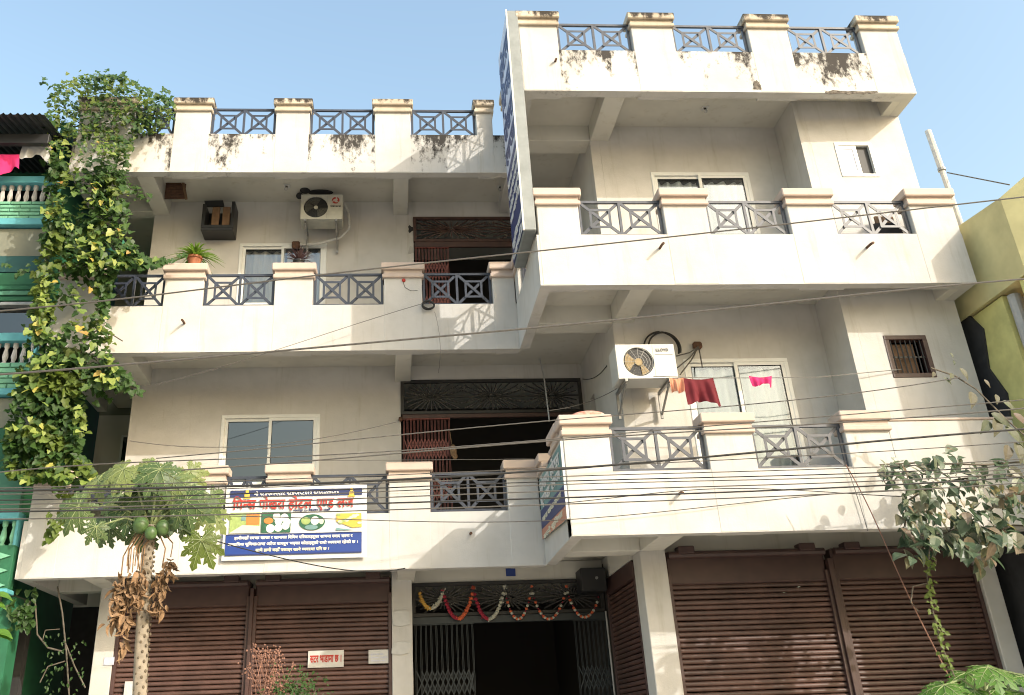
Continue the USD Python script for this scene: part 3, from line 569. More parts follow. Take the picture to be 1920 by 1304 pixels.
BL = [(0, 1)]
w = WIN['L', 2]; window(HO, *w, YW, M['glass'], [(w[0] + .08, -1.74, M['beigelace']), (-1.66, w[1] - .07, M['beigelace'])])
w = WIN['L', 1]; window(HO, *w, YW, M['darkglass'], [(w[0] + .07, w[0] + .22, M['lace'])])
w = WIN['R', 2]; window(HO, *w, YRW, M['glass'], [(4.0, 4.58, M['lace']), (4.66, w[1] - .08, M['lace'])])
w = WIN['R', 1]; window(HO, *w, YRW, M['glass'], [(w[0] + .08, 4.6, M['lace']), (4.66, w[1] - .08, M['lace'])])
# dim rooms behind the windows
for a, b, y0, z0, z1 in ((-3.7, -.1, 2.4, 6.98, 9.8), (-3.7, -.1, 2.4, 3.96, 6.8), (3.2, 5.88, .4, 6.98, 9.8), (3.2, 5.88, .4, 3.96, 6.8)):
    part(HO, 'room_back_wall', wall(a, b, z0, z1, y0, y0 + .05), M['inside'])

# bathroom windows
x0, z0, x1, z1 = 6.38, 8.50, 6.93, 9.08; y = YB - .012
f = MB(); t = .05
f.box(x0, x1, y, y + .07, z1 - t, z1, .005); f.box(x0, x1, y, y + .07, z0, z0 + t, .005); f.box(x0, x0 + t, y + .001, y + .069, z0 + t, z1 - t); f.box(x1 - t, x1, y + .001, y + .069, z0 + t, z1 - t)
p = part(HO, 'bathroom_window', f, M['upvc'])
s = MB(); a, b, w_ = x0 + t, x0 + .31, .055
s.box(a, b, y + .012, y + .036, z1 - t - w_, z1 - t); s.box(a, b, y + .012, y + .036, z0 + t, z0 + t + w_); s.box(a, a + w_, y + .0125, y + .0355, z0 + t + w_, z1 - t - w_); s.box(b - w_, b, y + .0125, y + .0355, z0 + t + w_, z1 - t - w_)
part(p, 'sash', s, M['upvc'])
part(p, 'pane', MB().box(a + w_, b - w_, y + .02, y + .028, z0 + t + w_, z1 - t - w_), M['paleblue_print'], 'frosted pane')
part(p, 'pane', MB().box(b, x1 - t, y + .055, y + .062, z0 + t, z1 - t), M['seal'], 'dark half-open side')
x0, z0, x1, z1 = 6.36, 5.49, 6.93, 6.07
f = MB(); t = .06; y = YB - .01
f.box(x0, x1, y, y + .12, z1 - t, z1, .005); f.box(x0, x1, y, y + .12, z0, z0 + t, .005); f.box(x0, x0 + t, y + .001, y + .119, z0 + t, z1 - t); f.box(x1 - t, x1, y + .001, y + .119, z0 + t, z1 - t)
p = part(HO, 'bathroom_window', f, M['shutterframe'], 'old brown wooden window with iron bars')
for k in range(7):
    xk = x0 + t + .03 + k * .065; part(p, 'window_bar', MB().cyl((xk, y + .03, z0 + t), (xk, y + .03, z1 - t), .009, 6), M['blackiron'])
part(p, 'window_bar', MB().box(x0 + t, x1 - t, y + .038, y + .046, (z0 + z1) / 2 - .012, (z0 + z1) / 2 + .012), M['blackiron'], 'flat cross bar')
part(p, 'board', MB().box(x0 + t, x1 - t - .09, y + .10, y + .11, z0 + t, z1 - t - .03), M['wood'], 'wooden board behind the bars')

# transom grilles with sunbursts, and the folding gates under them
def sunburst(cx, cz, rx, rz, y, t, x0, x1, z0, z1, n=18, r0=.10):
    mb = MB()
    for k in range(n):
        a = 2 * math.pi * (k + .5) / n; c, s = math.cos(a), math.sin(a)
        pts = []
        for q in np.linspace(r0, 1, 6):
            bend = .16 * (q ** 2) * (1 if s > 0 else -1) * abs(c)
            pts.append((cx + rx * q * c, y, cz + rz * (q * s + bend)))
        pts = [q for q in pts if x0 < q[0] < x1 and z0 < q[2] < z1]
        for q, r in zip(pts, pts[1:]): mb.bar(q, r, t, .012)
    return mb
def grille(x0, x1, z0, z1, y, m, bursts, frame=.05, flat=1.0):
    f = MB(); f.box(x0, x1, y, y + .05, z1 - frame, z1, .004); f.box(x0, x1, y, y + .05, z0, z0 + frame, .004)
    f.box(x0, x0 + frame, y + .001, y + .049, z0 + frame, z1 - frame); f.box(x1 - frame, x1, y + .001, y + .049, z0 + frame, z1 - frame)
    p = part(HO, 'transom_grille', f, m)
    zc = (z0 + z1) / 2
    part(p, 'cross_bar', MB().box(x0 + frame, x1 - frame, y + .014, y + .03, zc - .008, zc + .008), m)
    wdt = (x1 - x0) / bursts
    for k in range(bursts):
        cx = x0 + (k + .5) * wdt
        part(p, 'sunburst', sunburst(cx, zc, wdt * .5, (z1 - z0) * .62 * flat, y + .02, .016, x0 + frame, x1 - frame, z0 + frame, z1 - frame, 22), m)
        if k:
            c = MB()
            for sgn in (1, -1):
                th = np.linspace(0, 4.4, 10); r = .055 * (1 - th / 6)
                c.tube(np.stack([x0 + k * wdt + sgn * (.055 - r * np.cos(th)), np.full(10, y + .02), z1 - frame - .06 - r * np.sin(th)], 1), .006, 4)
            part(p, 'scroll', c, m)
    return p
def folding_gate(x0, x1, z0, z1, y, m, n, label, lattice=True):
    f = MB(); f.box(x0 - .02, x1 + .02, y - .02, y + .03, z1, z1 + .035)
    p = part(HO, 'folding_gate', f, m, label)
    xs = np.linspace(x0, x1, n)
    for x in xs:
        b = MB(); b.box(x - .011, x - .005, y - .008, y + .008, z0, z1); b.box(x + .005, x + .011, y - .008, y + .008, z0, z1)
        part(p, 'gate_bar', b, m)
    if lattice:
        dx = xs[1] - xs[0]; hz = .30
        for bnd in np.arange(z0 + .1, z1 - .35, .62):
            mb = MB()
            for i in range(n - 1):
                for k in (0, 1):
                    a, b = xs[i], xs[min(i + 2, n - 1)]
                    if b <= a: continue
                    mb.bar((a, y - .012 - .006 * k, bnd if k else bnd + hz), (b, y - .012 - .006 * k, bnd + hz if k else bnd), .014, .004)
            part(p, 'lattice', mb, m, kind='stuff')
grille(.175, 2.985, 6.03, 6.583, YW - .03, M['blackiron'], 3)
part(HO, 'gate_rail', MB().box(.2, 2.96, YW - .03, YW + .02, 5.965, 6.026, .004), M['oxidedark'])
folding_gate(.22, .90, 4.0, 5.95, YW + .0, M['oxide'], 14, 'red oxide folding gate pushed to the left')
grille(.42, 2.985, 9.03, 9.508, YW - .03, M['oxidedark'], 2, flat=.8)
part(HO, 'gate_rail', MB().box(.44, 2.96, YW - .028, YW + .02, 8.93, 9.026, .004), M['oxidedark'])
folding_gate(.46, .985, 7.0, 8.92, YW, M['oxide'], 11, 'red oxide folding gate pushed to the left', True)

# ---------------------------------------------------------------- ground floor
zg = ZB[1]
for x0, x1, y0, y1 in ((-3.86, -3.605, .94, 1.5), (.016, .29, .94, 1.5), (3.03, 3.345, -.78, -.42), (7.24, 7.46, -.78, -.42)):
    part(HO, 'ground_pillar', MB().box(x0, x1, y0, y1, 0, zg + .262, .008), M['clean'])
part(HO, 'shop_lintel', MB().box(-3.603, .014, 1.36, 1.5, zg - .02, zg + .26), M['soffit'])
part(HO, 'entrance_lintel', MB().box(.292, 3.05, 1.3, 1.46, 3.56, zg + .26), M['soffit'])
part(HO, 'shop_lintel', MB().box(3.347, 7.238, -.52, -.4, zg - .14, zg + .26), M['soffit'])
part(HO, 'side_wall', platex(sbox(1.502, 0, 6, zg + .26), -3.858, -3.72), M['inside'])
part(HO, 'side_wall', platex(sbox(-.41, 0, 6, zg + .26), XR - .14, XR), M['inside'])
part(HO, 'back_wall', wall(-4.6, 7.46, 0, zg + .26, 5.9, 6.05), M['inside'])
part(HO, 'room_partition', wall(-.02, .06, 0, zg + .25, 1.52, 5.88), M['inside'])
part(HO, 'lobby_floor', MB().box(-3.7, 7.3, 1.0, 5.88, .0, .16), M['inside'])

jit = np.random.default_rng(77)
def slats(p, a, b, zlo, zhi, place, m, pitch=.06):
    # each slat a shallow curved strip with a rolled lower lip
    prof = [(-.012, -.004), (.002, .0), (.013, .008), (.017, .022), (.014, .036), (.004, .046), (-.012, .050)]
    z = zhi; low = MB()
    while z > zlo:
        z -= pitch
        j0, j1 = jit.normal(0, .0022, 2)
        v = np.array([place(s, -d + (j0 if s == a else j1), z + h + (j0 if s == a else j1) * .6) for s in (a, b) for d, h in prof]); n = len(prof)
        f = np.array([[i, i + 1, n + i + 1, n + i] for i in range(n - 1)])
        if z > 1.2:
            p_ = part(p, 'slat', (v, f), m)
        else:
            low.add(v, np.vstack([f[:, [0, 1, 2]], f[:, [0, 2, 3]]]))
    part(p, 'lower_slats', low, m, kind='stuff')
def shutter(x0, x1, y, zt, ztop, label=None):
    f = MB(); f.box(x0, x0 + .045, y - .05, y + .05, .12, zt, .004); f.box(x1 - .045, x1, y - .05, y + .05, .12, zt, .004)
    f1 = MB().box(x0, x0 + .045, y - .05, y + .05, .12, zt, .004)
    p = part(HO, 'rolling_shutter', f1, M['shutterframe'], label); part(p, 'guide_rail', MB().box(x1 - .045, x1, y - .05, y + .05, .12, zt, .004), M['shutterframe'])
    slats(p, x0 + .046, x1 - .046, .14, zt - .12, lambda s, d, z: (s, y + d, z), M['shutter'])
    part(p, 'roller_box', MB().box(x0 + .01, x1 - .01, y - .02, y + .28, zt - .13, ztop - .07, .02), M['shutterframe'])
    part(p, 'roller_shaft', MB().cyl((x0 + .03, y - .09, ztop - .12), (x1 - .03, y - .09, ztop - .12), .045, 8), M['shutterframe'])
    for xb in (x0 + .25, x1 - .25): part(p, 'shaft_bracket', MB().box(xb - .10, xb + .10, y - .15, y + .02, ztop - .11, ztop - .02, .01), M['shutterframe'])
    return p
shutter(-3.60, -1.885, 1.0, 3.40, 3.68)
shutter(-1.835, .012, 1.0, 3.40, 3.68)
part(HO, 'shutter_post', MB().box(-1.884, -1.836, .92, 1.07, .12, 3.5, .004), M['shutterframe'])
shutter(3.35, 5.365, -.68, 3.29, 3.62)
shutter(5.435, 7.235, -.68, 3.29, 3.62)
part(HO, 'shutter_post', MB().box(5.366, 5.434, -.76, -.62, .12, 3.42, .004), M['shutterframe'])
# the shutter in the return beside the entrance
p = part(HO, 'rolling_shutter', MB().box(3.02, 3.10, -.41, -.36, .12, 3.5, .004), M['shutterframe'], 'side shutter facing the entrance')
part(p, 'guide_rail', MB().box(3.02, 3.10, 1.15, 1.2, .12, 3.5, .004), M['shutterframe']); part(p, 'roller_box', MB().box(3.015, 3.11, -.36, 1.15, 3.3, 3.52, .01), M['shutterframe'])
slats(p, -.36, 1.15, .14, 3.3, lambda s, d, z: (3.06 + d, s, z), M['shutter'])
part(HO, 'return_wall', platex(sbox(-.40, zg - .02, 1.3, zg + .26), 3.02, 3.14), M['soffit'])
part(HO, 'return_wall', platex(sbox(1.21, 0, 5.8, zg + .2), 3.02, 3.10), M['inside'])

grille(.295, 3.0, 3.10, 3.555, 1.27, M['blackiron'], 3)
part(HO, 'gate_rail', MB().box(.295, 3.0, 1.24, 1.31, 3.0, 3.095, .004), M['bluegate'])
folding_gate(.34, 1.12, .15, 2.99, 1.27, M['bluegate'], 12, 'blue-black folding gate at the entrance')
folding_gate(2.55, 2.98, .15, 2.99, 1.29, M['bluegate'], 8, 'folded half of the entrance gate')
part(HO, 'drain_pipe', MB().cyl((3.0, 1.21, .1), (2.985, 1.2, 3.1), .012, 6), M['pipe'])

# rain spouts, ceiling lamps, broken plaster round the upper gate
for u, v, y, ln, sl in ((346, 607, 0, .17, .03), (1237, 466, YR[2], .17, -.01), (1625, 465, YR[2], .17, 0), (1274, 926, YR[1], .12, 0), (882, 1001, 0, .12, 0), (1041, 116, YR[3], .08, 0)):
    b = at(u, v, y); part(HO, 'rain_spout', MB().tube([b + (0, .02, 0), b + (0, -ln * .6, -.005), b + (0, -ln, -.02)], .017, 8), M['rust'])
for u, v, z in ((538, 349, 9.82), (1322, 203, 9.82), (938, 350, 9.82), (1850, 560, 6.8)):
    d = R.T @ np.array([(u - CX) / FPX, (v - CY) / FPX, 1.0]); b = CAM + d * ((z - CAM[2]) / d[2])
    if u > 1800: continue
    l = part(HO, 'ceiling_lamp', MB().box(b[0] - .05, b[0] + .05, b[1] - .05, b[1] + .05, z - .012, z + .0, .003), M['white'], 'small lamp holder on the ceiling')
    mb = MB().cyl((b[0], b[1], z - .012), (b[0] - .01, b[1] - .02, z - .05), .02, 8); part(l, 'lamp_socket', mb, M['dark'])
    part(l, 'bulb', MB().ball((b[0] - .012, b[1] - .025, z - .075), .03), M['bulb'])
def blot(pts, y, seed, dx=.03):
    r_ = np.random.default_rng(seed); P = [at(u, v, y) for u, v in pts]; q = []
    for a, b in zip(P, P[1:] + P[:1]):
        for t_ in np.linspace(0, 1, 7)[:-1]: q.append(((a + (b - a) * t_)[0] + r_.normal(0, dx * .4), (a + (b - a) * t_)[2] + r_.normal(0, dx * .4)))
    g = Polygon(q).buffer(0)
    part(HO, 'mould_stain', plate(g, y - .003, y + .004), M['mould'], 'black mould stain on the plaster')
M['mould'] = mat('black_mould', (0.06, 0.05, 0.04), 0.95, color2=(0.26, 0.23, 0.19), scale=22)
blot([(1036, 112), (1046, 112), (1049, 150), (1053, 164), (1040, 166), (1038, 150)], YR[3] + .0, 1, .022)
blot([(1545, 170), (1590, 171), (1645, 172), (1640, 176), (1600, 177), (1550, 176)], YR[3] + .0, 2, .02)
blot([(1412, 150), (1424, 155), (1428, 168), (1414, 168)], YR[3] - .004, 3, .02)
for (u, v, w_, h_) in ((768, 430, .10, .13), (769, 470, .11, .14)):
    b = at(u, v, YW); th = np.linspace(0, 2 * math.pi, 11)[:-1]; rr = 1 + .35 * np.sin(th * 3 + u)
    g = Polygon(np.stack([b[0] + .02 + w_ * .5 * rr * np.cos(th), b[2] + h_ * .5 * rr * np.sin(th)], 1)).intersection(sbox(-9, 0, .418, 20))
    part(HO, 'broken_plaster', plate(g, YW - .004, YW + .01), M['tar'] if v < 450 else M['pavement'], 'patch of bare cement beside the gate')
for (u, v, s) in ((752, 1160, 0), (752, 1216, 1)):
    b = at(u, v, .94); th = np.linspace(0, 2 * math.pi, 13)[:-1]; rr = 1 + .12 * np.sin(th * 4 + v) + (.3 * np.sin(th * 2) if s else 0)
    g = Polygon(np.stack([b[0] + .125 * rr * np.cos(th), b[2] + (.1 if not s else .08) * np.sign(np.sin(th)) * np.abs(np.sin(th)) ** .4], 1))
    part(HO, 'cement_patch', plate(g, .918, .945), M['paper'], 'lump of white cement on the pillar')

# dark side passage: rear wall and its window
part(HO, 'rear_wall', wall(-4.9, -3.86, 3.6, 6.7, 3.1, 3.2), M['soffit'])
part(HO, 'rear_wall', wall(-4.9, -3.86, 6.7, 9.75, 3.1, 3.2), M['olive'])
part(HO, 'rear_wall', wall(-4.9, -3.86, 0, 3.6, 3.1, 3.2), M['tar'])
b = at(232, 850, 3.1)
p = part(HO, 'rear_window', MB().box(b[0] - .06, b[0] + .25, 3.06, 3.098, b[2] - .35, b[2] + .3, .004), M['upvc'])
part(p, 'pane', MB().box(b[0] - .02, b[0] + .21, 3.05, 3.058, b[2] - .31, b[2] + .26), M['darkglass'])

# ================================================================== NEIGHBOURS
GB = thing('green_building', 'green house with mint balconies and white balusters at the left edge', 'building')
YG, XG = -0.05, -4.85
def xg(v): return float(np.interp(v, [335, 640, 970], [-4.99, -4.85, -4.69]))
def gz(v): return float(at(40, v, YG)[2])
XE = -9.0
def gslab(name, v0, v1, m, y0, y1, label=None, c=.006):
    return part(GB, name, MB().box(XE, xg(v0) + .005, y0, y1, gz(v1), gz(v0), c), m, label)
zwalls = [(gz(335), gz(205)), (gz(640), gz(423)), (gz(968), gz(742)), (0, gz(1105))]
part(GB, 'side_wall', platex(sbox(YG + .2, 0, 7, gz(215)), -5.15, -5.02), M['green'], 'wall along the dark passage')
for (i, (a, b)) in enumerate(zwalls[:3]):
    part(GB, 'front_wall', wall(XE, XG - .16, a - .4, b, YG + 1.3, YG + 1.45, [(-6.9, a + .05, -5.35, a + 1.35 if i else a + .9)]), M['teal'] if i else M['green'])
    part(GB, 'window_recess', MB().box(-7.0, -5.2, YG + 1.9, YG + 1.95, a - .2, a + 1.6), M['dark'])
# top floor: tin roof on a timber edge
n = 60; xs = np.linspace(XE, -4.95, n * 2)
zt = float(at(40, 214, YG - .9)[2])
v = []
for yy, dz in ((YG - .9, 0), (YG + 3.5, .9)):
    v.append(np.stack([xs, np.full(2 * n, yy), zt + dz + .022 * np.cos(np.arange(2 * n) * math.pi / 1.5)], 1))
part(GB, 'tin_roof', (np.vstack(v), np.array([[i, i + 1, 2 * n + i + 1, 2 * n + i] for i in range(2 * n - 1)])), M['tin'])
part(GB, 'roof_beam', MB().box(XE, -5.0, YG - .5, YG - .4, zt - .22, zt - .06, .005), M['dark'])
part(GB, 'window_lintel', MB().box(-6.8, -5.0, YG + 1.27, YG + 1.31, gz(322), gz(316)), M['baluster'])
rows = [(333, 345, 378, 412, 424, 430), (626, 641, 680, 730, 742, 748), (960, 975, 1022, 1104, 1112, 1118)]
for k, (a, b, c, d, e, f_) in enumerate(rows):
    XG = xg(a)
    p = part(GB, 'balcony_wall', MB().box(XE, XG, YG, YG + .16, gz(d), gz(c), .004), M['mintdark'] if k < 2 else M['green'])
    gslab('handrail', a, b, M['cyan'], YG - .04, YG + .2)
    gslab('cornice', d, e, M['cyan'], YG - .05, YG + .2)
    zz0, zz1 = gz(d), gz(c)
    nr = 5 if k < 2 else 6
    hrow = (zz1 - zz0) / nr
    for r_ in range(nr):
        for q in range(5):
            bw = .30; x1 = XG - .006 - q * bw - (bw / 2 if r_ % 2 else 0)
            x1 = min(x1, XG - .006)
            if k < 2: part(p, 'brick', MB().box(x1 - bw + .018, x1, YG - .018, YG + .01, zz0 + r_ * hrow + .009, zz0 + (r_ + 1) * hrow - .009, .005), M['mint'])
            else:
                s = .13; cx = x1 - bw / 2; cz = zz0 + (r_ + .5) * hrow
                part(p, 'diamond_tile', plate(Polygon([(cx - s, cz), (cx, cz - hrow * .46), (cx + s, cz), (cx, cz + hrow * .46)]), YG - .02, YG + .01), M['mint'])
    # turned balusters between rail and wall
    zb0, zb1 = gz(c), gz(b); h = zb1 - zb0
    prof = [(.035, 0), (.035, .08), (.022, .12), (.042, .35), (.03, .6), (.022, .75), (.036, .82), (.036, 1)]
    for q in range(7):
        x = XG - .07 - q * .118
        mb = MB(); mb.tube([(x, YG + .07, zb0 + t_ * h) for _, t_ in prof], [r for r, _ in prof], 8)
        part(GB, 'baluster', mb, M['baluster'] if k < 2 else M['mint'])
    part(GB, 'corner_post', MB().box(XG - .035, XG - .002, YG + .01, YG + .15, zb0, zb1), M['cyan'])
    part(GB, 'balcony_slab', MB().box(XE, XG - .17, YG + .17, YG + 1.3, gz(f_) - .03, gz(f_) + .12), M['olive'])
# shaded soffit, deep green band and louvres of the middle storeys
gslab('soffit_band', 426, 478, M['olive'], YG + .05, YG + .12, 'grey olive plaster band'); gslab('fascia', 479, 509, M['teal'], YG + .02, YG + .10); gslab('fascia', 510, 533, M['green'], YG + .03, YG + .09)
for v0 in (535, 545, 556): gslab('louvre_slat', v0, v0 + 8, M['mintdark'] if v0 == 545 else M['green'], YG + .0, YG + .07)
gslab('window_sill', 567, 573, M['metal'], YG - .02, YG + .1)
part(GB, 'window_pane', MB().box(XE, -4.97, YG + .12, YG + .13, gz(626), gz(574)), M['darkglass'], 'dark blue window above the middle balcony')
part(GB, 'window_post', MB().box(-4.96, -4.90, YG + .06, YG + .14, gz(626), gz(574)), M['baluster'])
gslab('soffit_band', 744, 800, M['olive'], YG + .05, YG + .12); gslab('fascia', 801, 880, M['green'], YG + .03, YG + .1)
gslab('fascia', 881, 960, M['mintdark'], YG + .02, YG + .09)
part(GB, 'ground_post', MB().box(XG - .28, XG - .0, YG + .3, YG + .6, 0, gz(1112)), M['green'])
part(GB, 'ground_post', MB().box(XG - .42, XG - .285, YG + .32, YG + .6, 0, gz(1112)), M['blue'], 'blue painted post')
part(GB, 'ground_wall', wall(XE, -4.86, 0, gz(1120), YG + 1.3, YG + 1.45), M['tar'])

def cloth(pts_top, drop, y, m_, amp=.03, sway=.0, ragged=.04, seed=0, nseg=22, rows_=10, sag=.02, taper=0.0):
    r_ = np.random.default_rng(seed)
    (xa, za), (xb, zb_) = pts_top; V = []
    ph = r_.uniform(0, 6, 3)
    for j in range(rows_ + 1):
        t_ = j / rows_
        for i in range(nseg + 1):
            s = i / nseg; w_ = (s - .5) * (1 - taper * t_) + .5
            x = xa + (xb - xa) * w_ + sway * t_
            z = za + (zb_ - za) * s - sag * 4 * s * (1 - s) * (1 - t_) - drop * t_ * (1 + ragged * math.sin(7 * s + ph[0]))
            yy = y + amp * t_ ** .6 * (math.sin(11 * s + ph[1] + 1.2 * t_) + .5 * math.sin(23 * s + ph[2]))
            V.append((x, yy, z))
    F = [[j * (nseg + 1) + i, j * (nseg + 1) + i + 1, (j + 1) * (nseg + 1) + i + 1, (j + 1) * (nseg + 1) + i] for j in range(rows_) for i in range(nseg)]
    return (np.array(V), np.array(F))
a, b = at(-60, 253, YG - .3), at(100, 268, YG - .3)
top('clothes_pole', MB().tube(np.linspace(a, b, 8) + np.array([[0, 0, -.02 * math.sin(i / 7 * math.pi)] for i in range(8)]), .016, 6), M['wood'], 'wooden pole with washing under the tin roof of the green house', 'clothes pole')
a, b = at(46, 262, YG - .31), at(100, 268, YG - .31)
top('white_shirt', cloth(((a[0], a[2]), (b[0], b[2])), .30, YG - .32, None, .03, -.03, .2, 3), M['white_cloth'], 'white garment hanging on the pole at the green house', 'shirt', smooth=True)
a, b = at(-40, 285, YG - .36), at(36, 290, YG - .36)
top('pink_scarf', cloth(((a[0], a[2]), (b[0], b[2])), .34, YG - .36, None, .04, .05, .3, 5), M['pink_cloth'], 'pink patterned cloth hanging at the far left edge', 'cloth', smooth=True)

YB_ = thing('yellow_building', 'yellow house with a jutting upper storey at the right edge', 'building')
XY = 7.62
part(YB_, 'upper_wall', platex(Polygon([(-2.68, 7.42), (-2.68, 6.36), (1.5, 6.36), (1.5, 7.86), (-1.87, 7.515)]), XY, XY + .16), M['yellow'], 'olive yellow side wall of the upper storey')
q = [(XY, -2.682, 7.42), (XY, -2.682, 6.36), (9.2, -4.17, 6.36), (9.2, -4.17, 8.6)]; part(YB_, 'oblique_wall', (np.array(q + [(x + .12, y + .12, z) for x, y, z in q]), np.array([[0, 1, 2], [0, 2, 3], [4, 6, 5], [4, 7, 6], [1, 5, 6], [1, 6, 2], [0, 3, 7], [0, 7, 4]])), M['yellow'], 'oblique end of the upper storey')
part(YB_, 'corner_post', MB().box(XY + .02, XY + .95, -2.66, -2.50, 0, 6.355, .01), M['brightyellow'])
part(YB_, 'balcony_soffit', MB().box(XY + .162, 14, -2.60, 1.5, 6.37, 6.5), M['yellow'])
g = [(-1.45, 6.36), (-1.62, 6.1), (-1.5, 5.6), (-1.68, 5.2), (-1.55, 4.7), (-1.7, 4.2), (-1.6, 0), (2.0, 0), (2.0, 6.36)]
part(YB_, 'side_wall', platex(Polygon([(-2.1, 0), (2, 0), (2, 6.335), (-2.1, 6.335)]), XY + .05, XY + .2), M['brightyellow'], 'lime yellow side wall')
part(YB_, 'bare_render', platex(Polygon(g), XY + .02, XY + .046), M['tar'], 'dark unpainted cement strip next to the hotel')
part(YB_, 'downpipe', MB().cyl((XY + .13, -2.2, .1), (XY + .13, -2.2, 6.3), .075, 12), M['pipe'])
part(YB_, 'whitewashed_edge', MB().box(XY + .21, XY + .34, -2.13, -1.9, 0, 6.33, .02), M['paper'])
part(YB_, 'front_wall', wall(XY + .345, 14, 0, 6.33, -2.0, -1.85), M['brownwall'])
part(YB_, 'rear_wall', wall(XY + .21, 14, 0, 7.6, 1.9, 2.05), M['yellow'])
PO = thing('roof_pipe', 'tall grey pipe standing behind the right end of the hotel roof', 'pipe')
a, b = at(1805, 430, -.6), at(1740, 246, -.6)
mid = a + (b - a) * .62
part(PO, 'lower_pipe', MB().cyl(a + (a - b) * 2.0, mid, .042, 10), M['pipe']); part(PO, 'upper_pipe', MB().cyl(mid - (b - a) * .02, b, .05, 10), M['pipe']); part(PO, 'clamp', MB().cyl(mid - (b - a) * .04, mid - (b - a) * .015, .058, 10), M['metal'])
a, b = at(1776, 324, -.6), at(1893, 347, -1.5)
top('stay_wire', MB().tube(np.linspace(a, b, 6), .009, 4), M['greycable'], 'short stay wire from the roof pipe to the yellow house', 'wire')

# ================================================================== SIGNS
SG = thing('tall_signboard', 'tall blue and white hotel signboard edge-on at the corner of the upper balconies', 'signboard')
sx0, sx1, sy0, sy1, sz0, sz1 = 1.705, 1.865, -2.09, -1.05, 7.31, 10.93
part(SG, 'cabinet', MB().box(sx0 + .004, sx1, sy0, sy1, sz0, sz1, .01), M['signgrey'])
def platemx(g, x, th=.004):      # print on the face that looks towards -x; reads along -y
    mb = MB()
    for q in getattr(g, 'geoms', [g]):
        if q.area < 1e-7: continue
        m = trimesh.creation.extrude_polygon(q, th, engine='earcut'); v = m.vertices
        mb.add(np.stack([x - v[:, 2], sy1 - v[:, 0], v[:, 1]], 1), m.faces)
    return mb
part(SG, 'upper_panel', platemx(sbox(.02, 8.75, 1.02, 10.90), sx0), M['paleblue_print'], 'pale blue upper half')
part(SG, 'lower_panel', platemx(sbox(.02, 7.34, 1.02, 8.745), sx0), M['navy'], 'navy lower half')
def signline(txt, z, h, w_=.92, x0=.06):
    g, w0 = letters(txt); return affinity.translate(affinity.scale(g, w_ / w0, h / 55, origin=(0, 0)), x0, z)
for txt, z, h in (('होटल', 10.30, .36), ('प्रिन्स', 9.75, .36), ('पोखरा', 9.25, .32), ('लज', 8.85, .28)): part(SG, 'lettering', platemx(signline(txt, z, h), sx0 - .005), M['navy'])
for i, txt in enumerate(('खाना खाजा', 'नास्ता', 'कोठा पाइने', 'बस्ने', 'AC', 'सुविधा', 'पार्टी')):
    if txt == 'AC': continue
    part(SG, 'lettering', platemx(signline(txt, 8.5 - i * .19, .10), sx0 - .005), M['white'])
part(SG, 'front_trim', MB().box(sx0 - .012, sx0 + .01, sy0 - .012, sy0 + .02, sz0, sz1), M['white'])

S2 = thing('side_banner', 'small hotel banner hanging on the side wall of the first-floor corner', 'banner')
sy1 = -.06
X2 = XJ[1] - .03
pts = [(0.0, 3.86), (1.80, 3.74), (1.80, 4.62), (0.06, 4.62)]
part(S2, 'sheet', platemx(Polygon(pts), X2 + .012, .008), M['teal_print'])
part(S2, 'lower_band', platemx(Polygon([(.02, 3.99), (1.78, 3.90), (1.78, 4.13), (.03, 4.22)]), X2 + .003), M['navy'])
part(S2, 'bottom_band', platemx(Polygon([(.01, 3.86), (1.78, 3.745), (1.78, 3.895), (.02, 3.985)]), X2 + .003), M['salmon_print'])
for txt, z, h in (('पोखरा होटल', 4.42, .14), ('एण्ड लज', 4.25, .12)): part(S2, 'lettering', platemx(signline(txt, z, h, 1.5, .12), X2 - .002), M['white'])
for txt, z in (('खाना खाजा नास्ता', 4.05), ('बस्ने सुविधा', 3.83)): part(S2, 'lettering', platemx(signline(txt, z, .06, 1.4, .15), X2 - .002), M['cream_print'])
part(S2, 'frame_edge', MB().box(X2 - .005, X2 + .025, -1.872, -1.845, 3.74, 4.64), M['white'])

BN = thing('hotel_banner', 'white and blue printed banner with red hotel name and food pictures on the first-floor parapet', 'banner')
c_ = [at(u, v, -.03) for u, v in ((425, 918), (688, 909), (687, 1046), (414, 1053))]
bx0, bx1, bz0, bz1 = -2.125, -.30, 3.695, 4.63
by = -.05
xs = np.linspace(bx0, bx1, 40); zs_ = np.linspace(bz0, bz1, 12)
def wob(x, z): return by + .004 * np.sin(x * 5 + 1)
V = np.array([(x, wob(x, z) + .003, z + .006 * math.sin(x * 8) * (1 if z == zs_[-1] else 0)) for z in zs_ for x in xs])
part(BN, 'sheet', (V, np.array([[j * 40 + i, j * 40 + i + 1, (j + 1) * 40 + i + 1, (j + 1) * 40 + i] for j in range(11) for i in range(39)])), M['white'], smooth=True)
def onb(mb, off=.006):
    v, f = mb.arr(); v = v.copy(); v[:, 1] = wob(v[:, 0], v[:, 2]) + (v[:, 1] - by) - off; return (v, f)
def subdiv_rect(x0, z0, x1, z1):
    mb = MB(); n = max(2, int((x1 - x0) / .05)); e = np.linspace(x0, x1, n + 1)
    for p_, q in zip(e, e[1:]): mb.mesh(trimesh.Trimesh(*plate(sbox(p_, z0, q, z1), by, by + .003).arr(), process=False))
    return mb
W_, H_ = bx1 - bx0, bz1 - bz0
def BX(s): return bx0 + s * W_
def BZ(t): return bz1 - t * H_
part(BN, 'top_band', onb(subdiv_rect(BX(.03), BZ(.145), BX(.965), BZ(.05))), M['navy'])
part(BN, 'bottom_band', onb(subdiv_rect(BX(.02), BZ(.94), BX(.965), BZ(.655))), M['blue'])
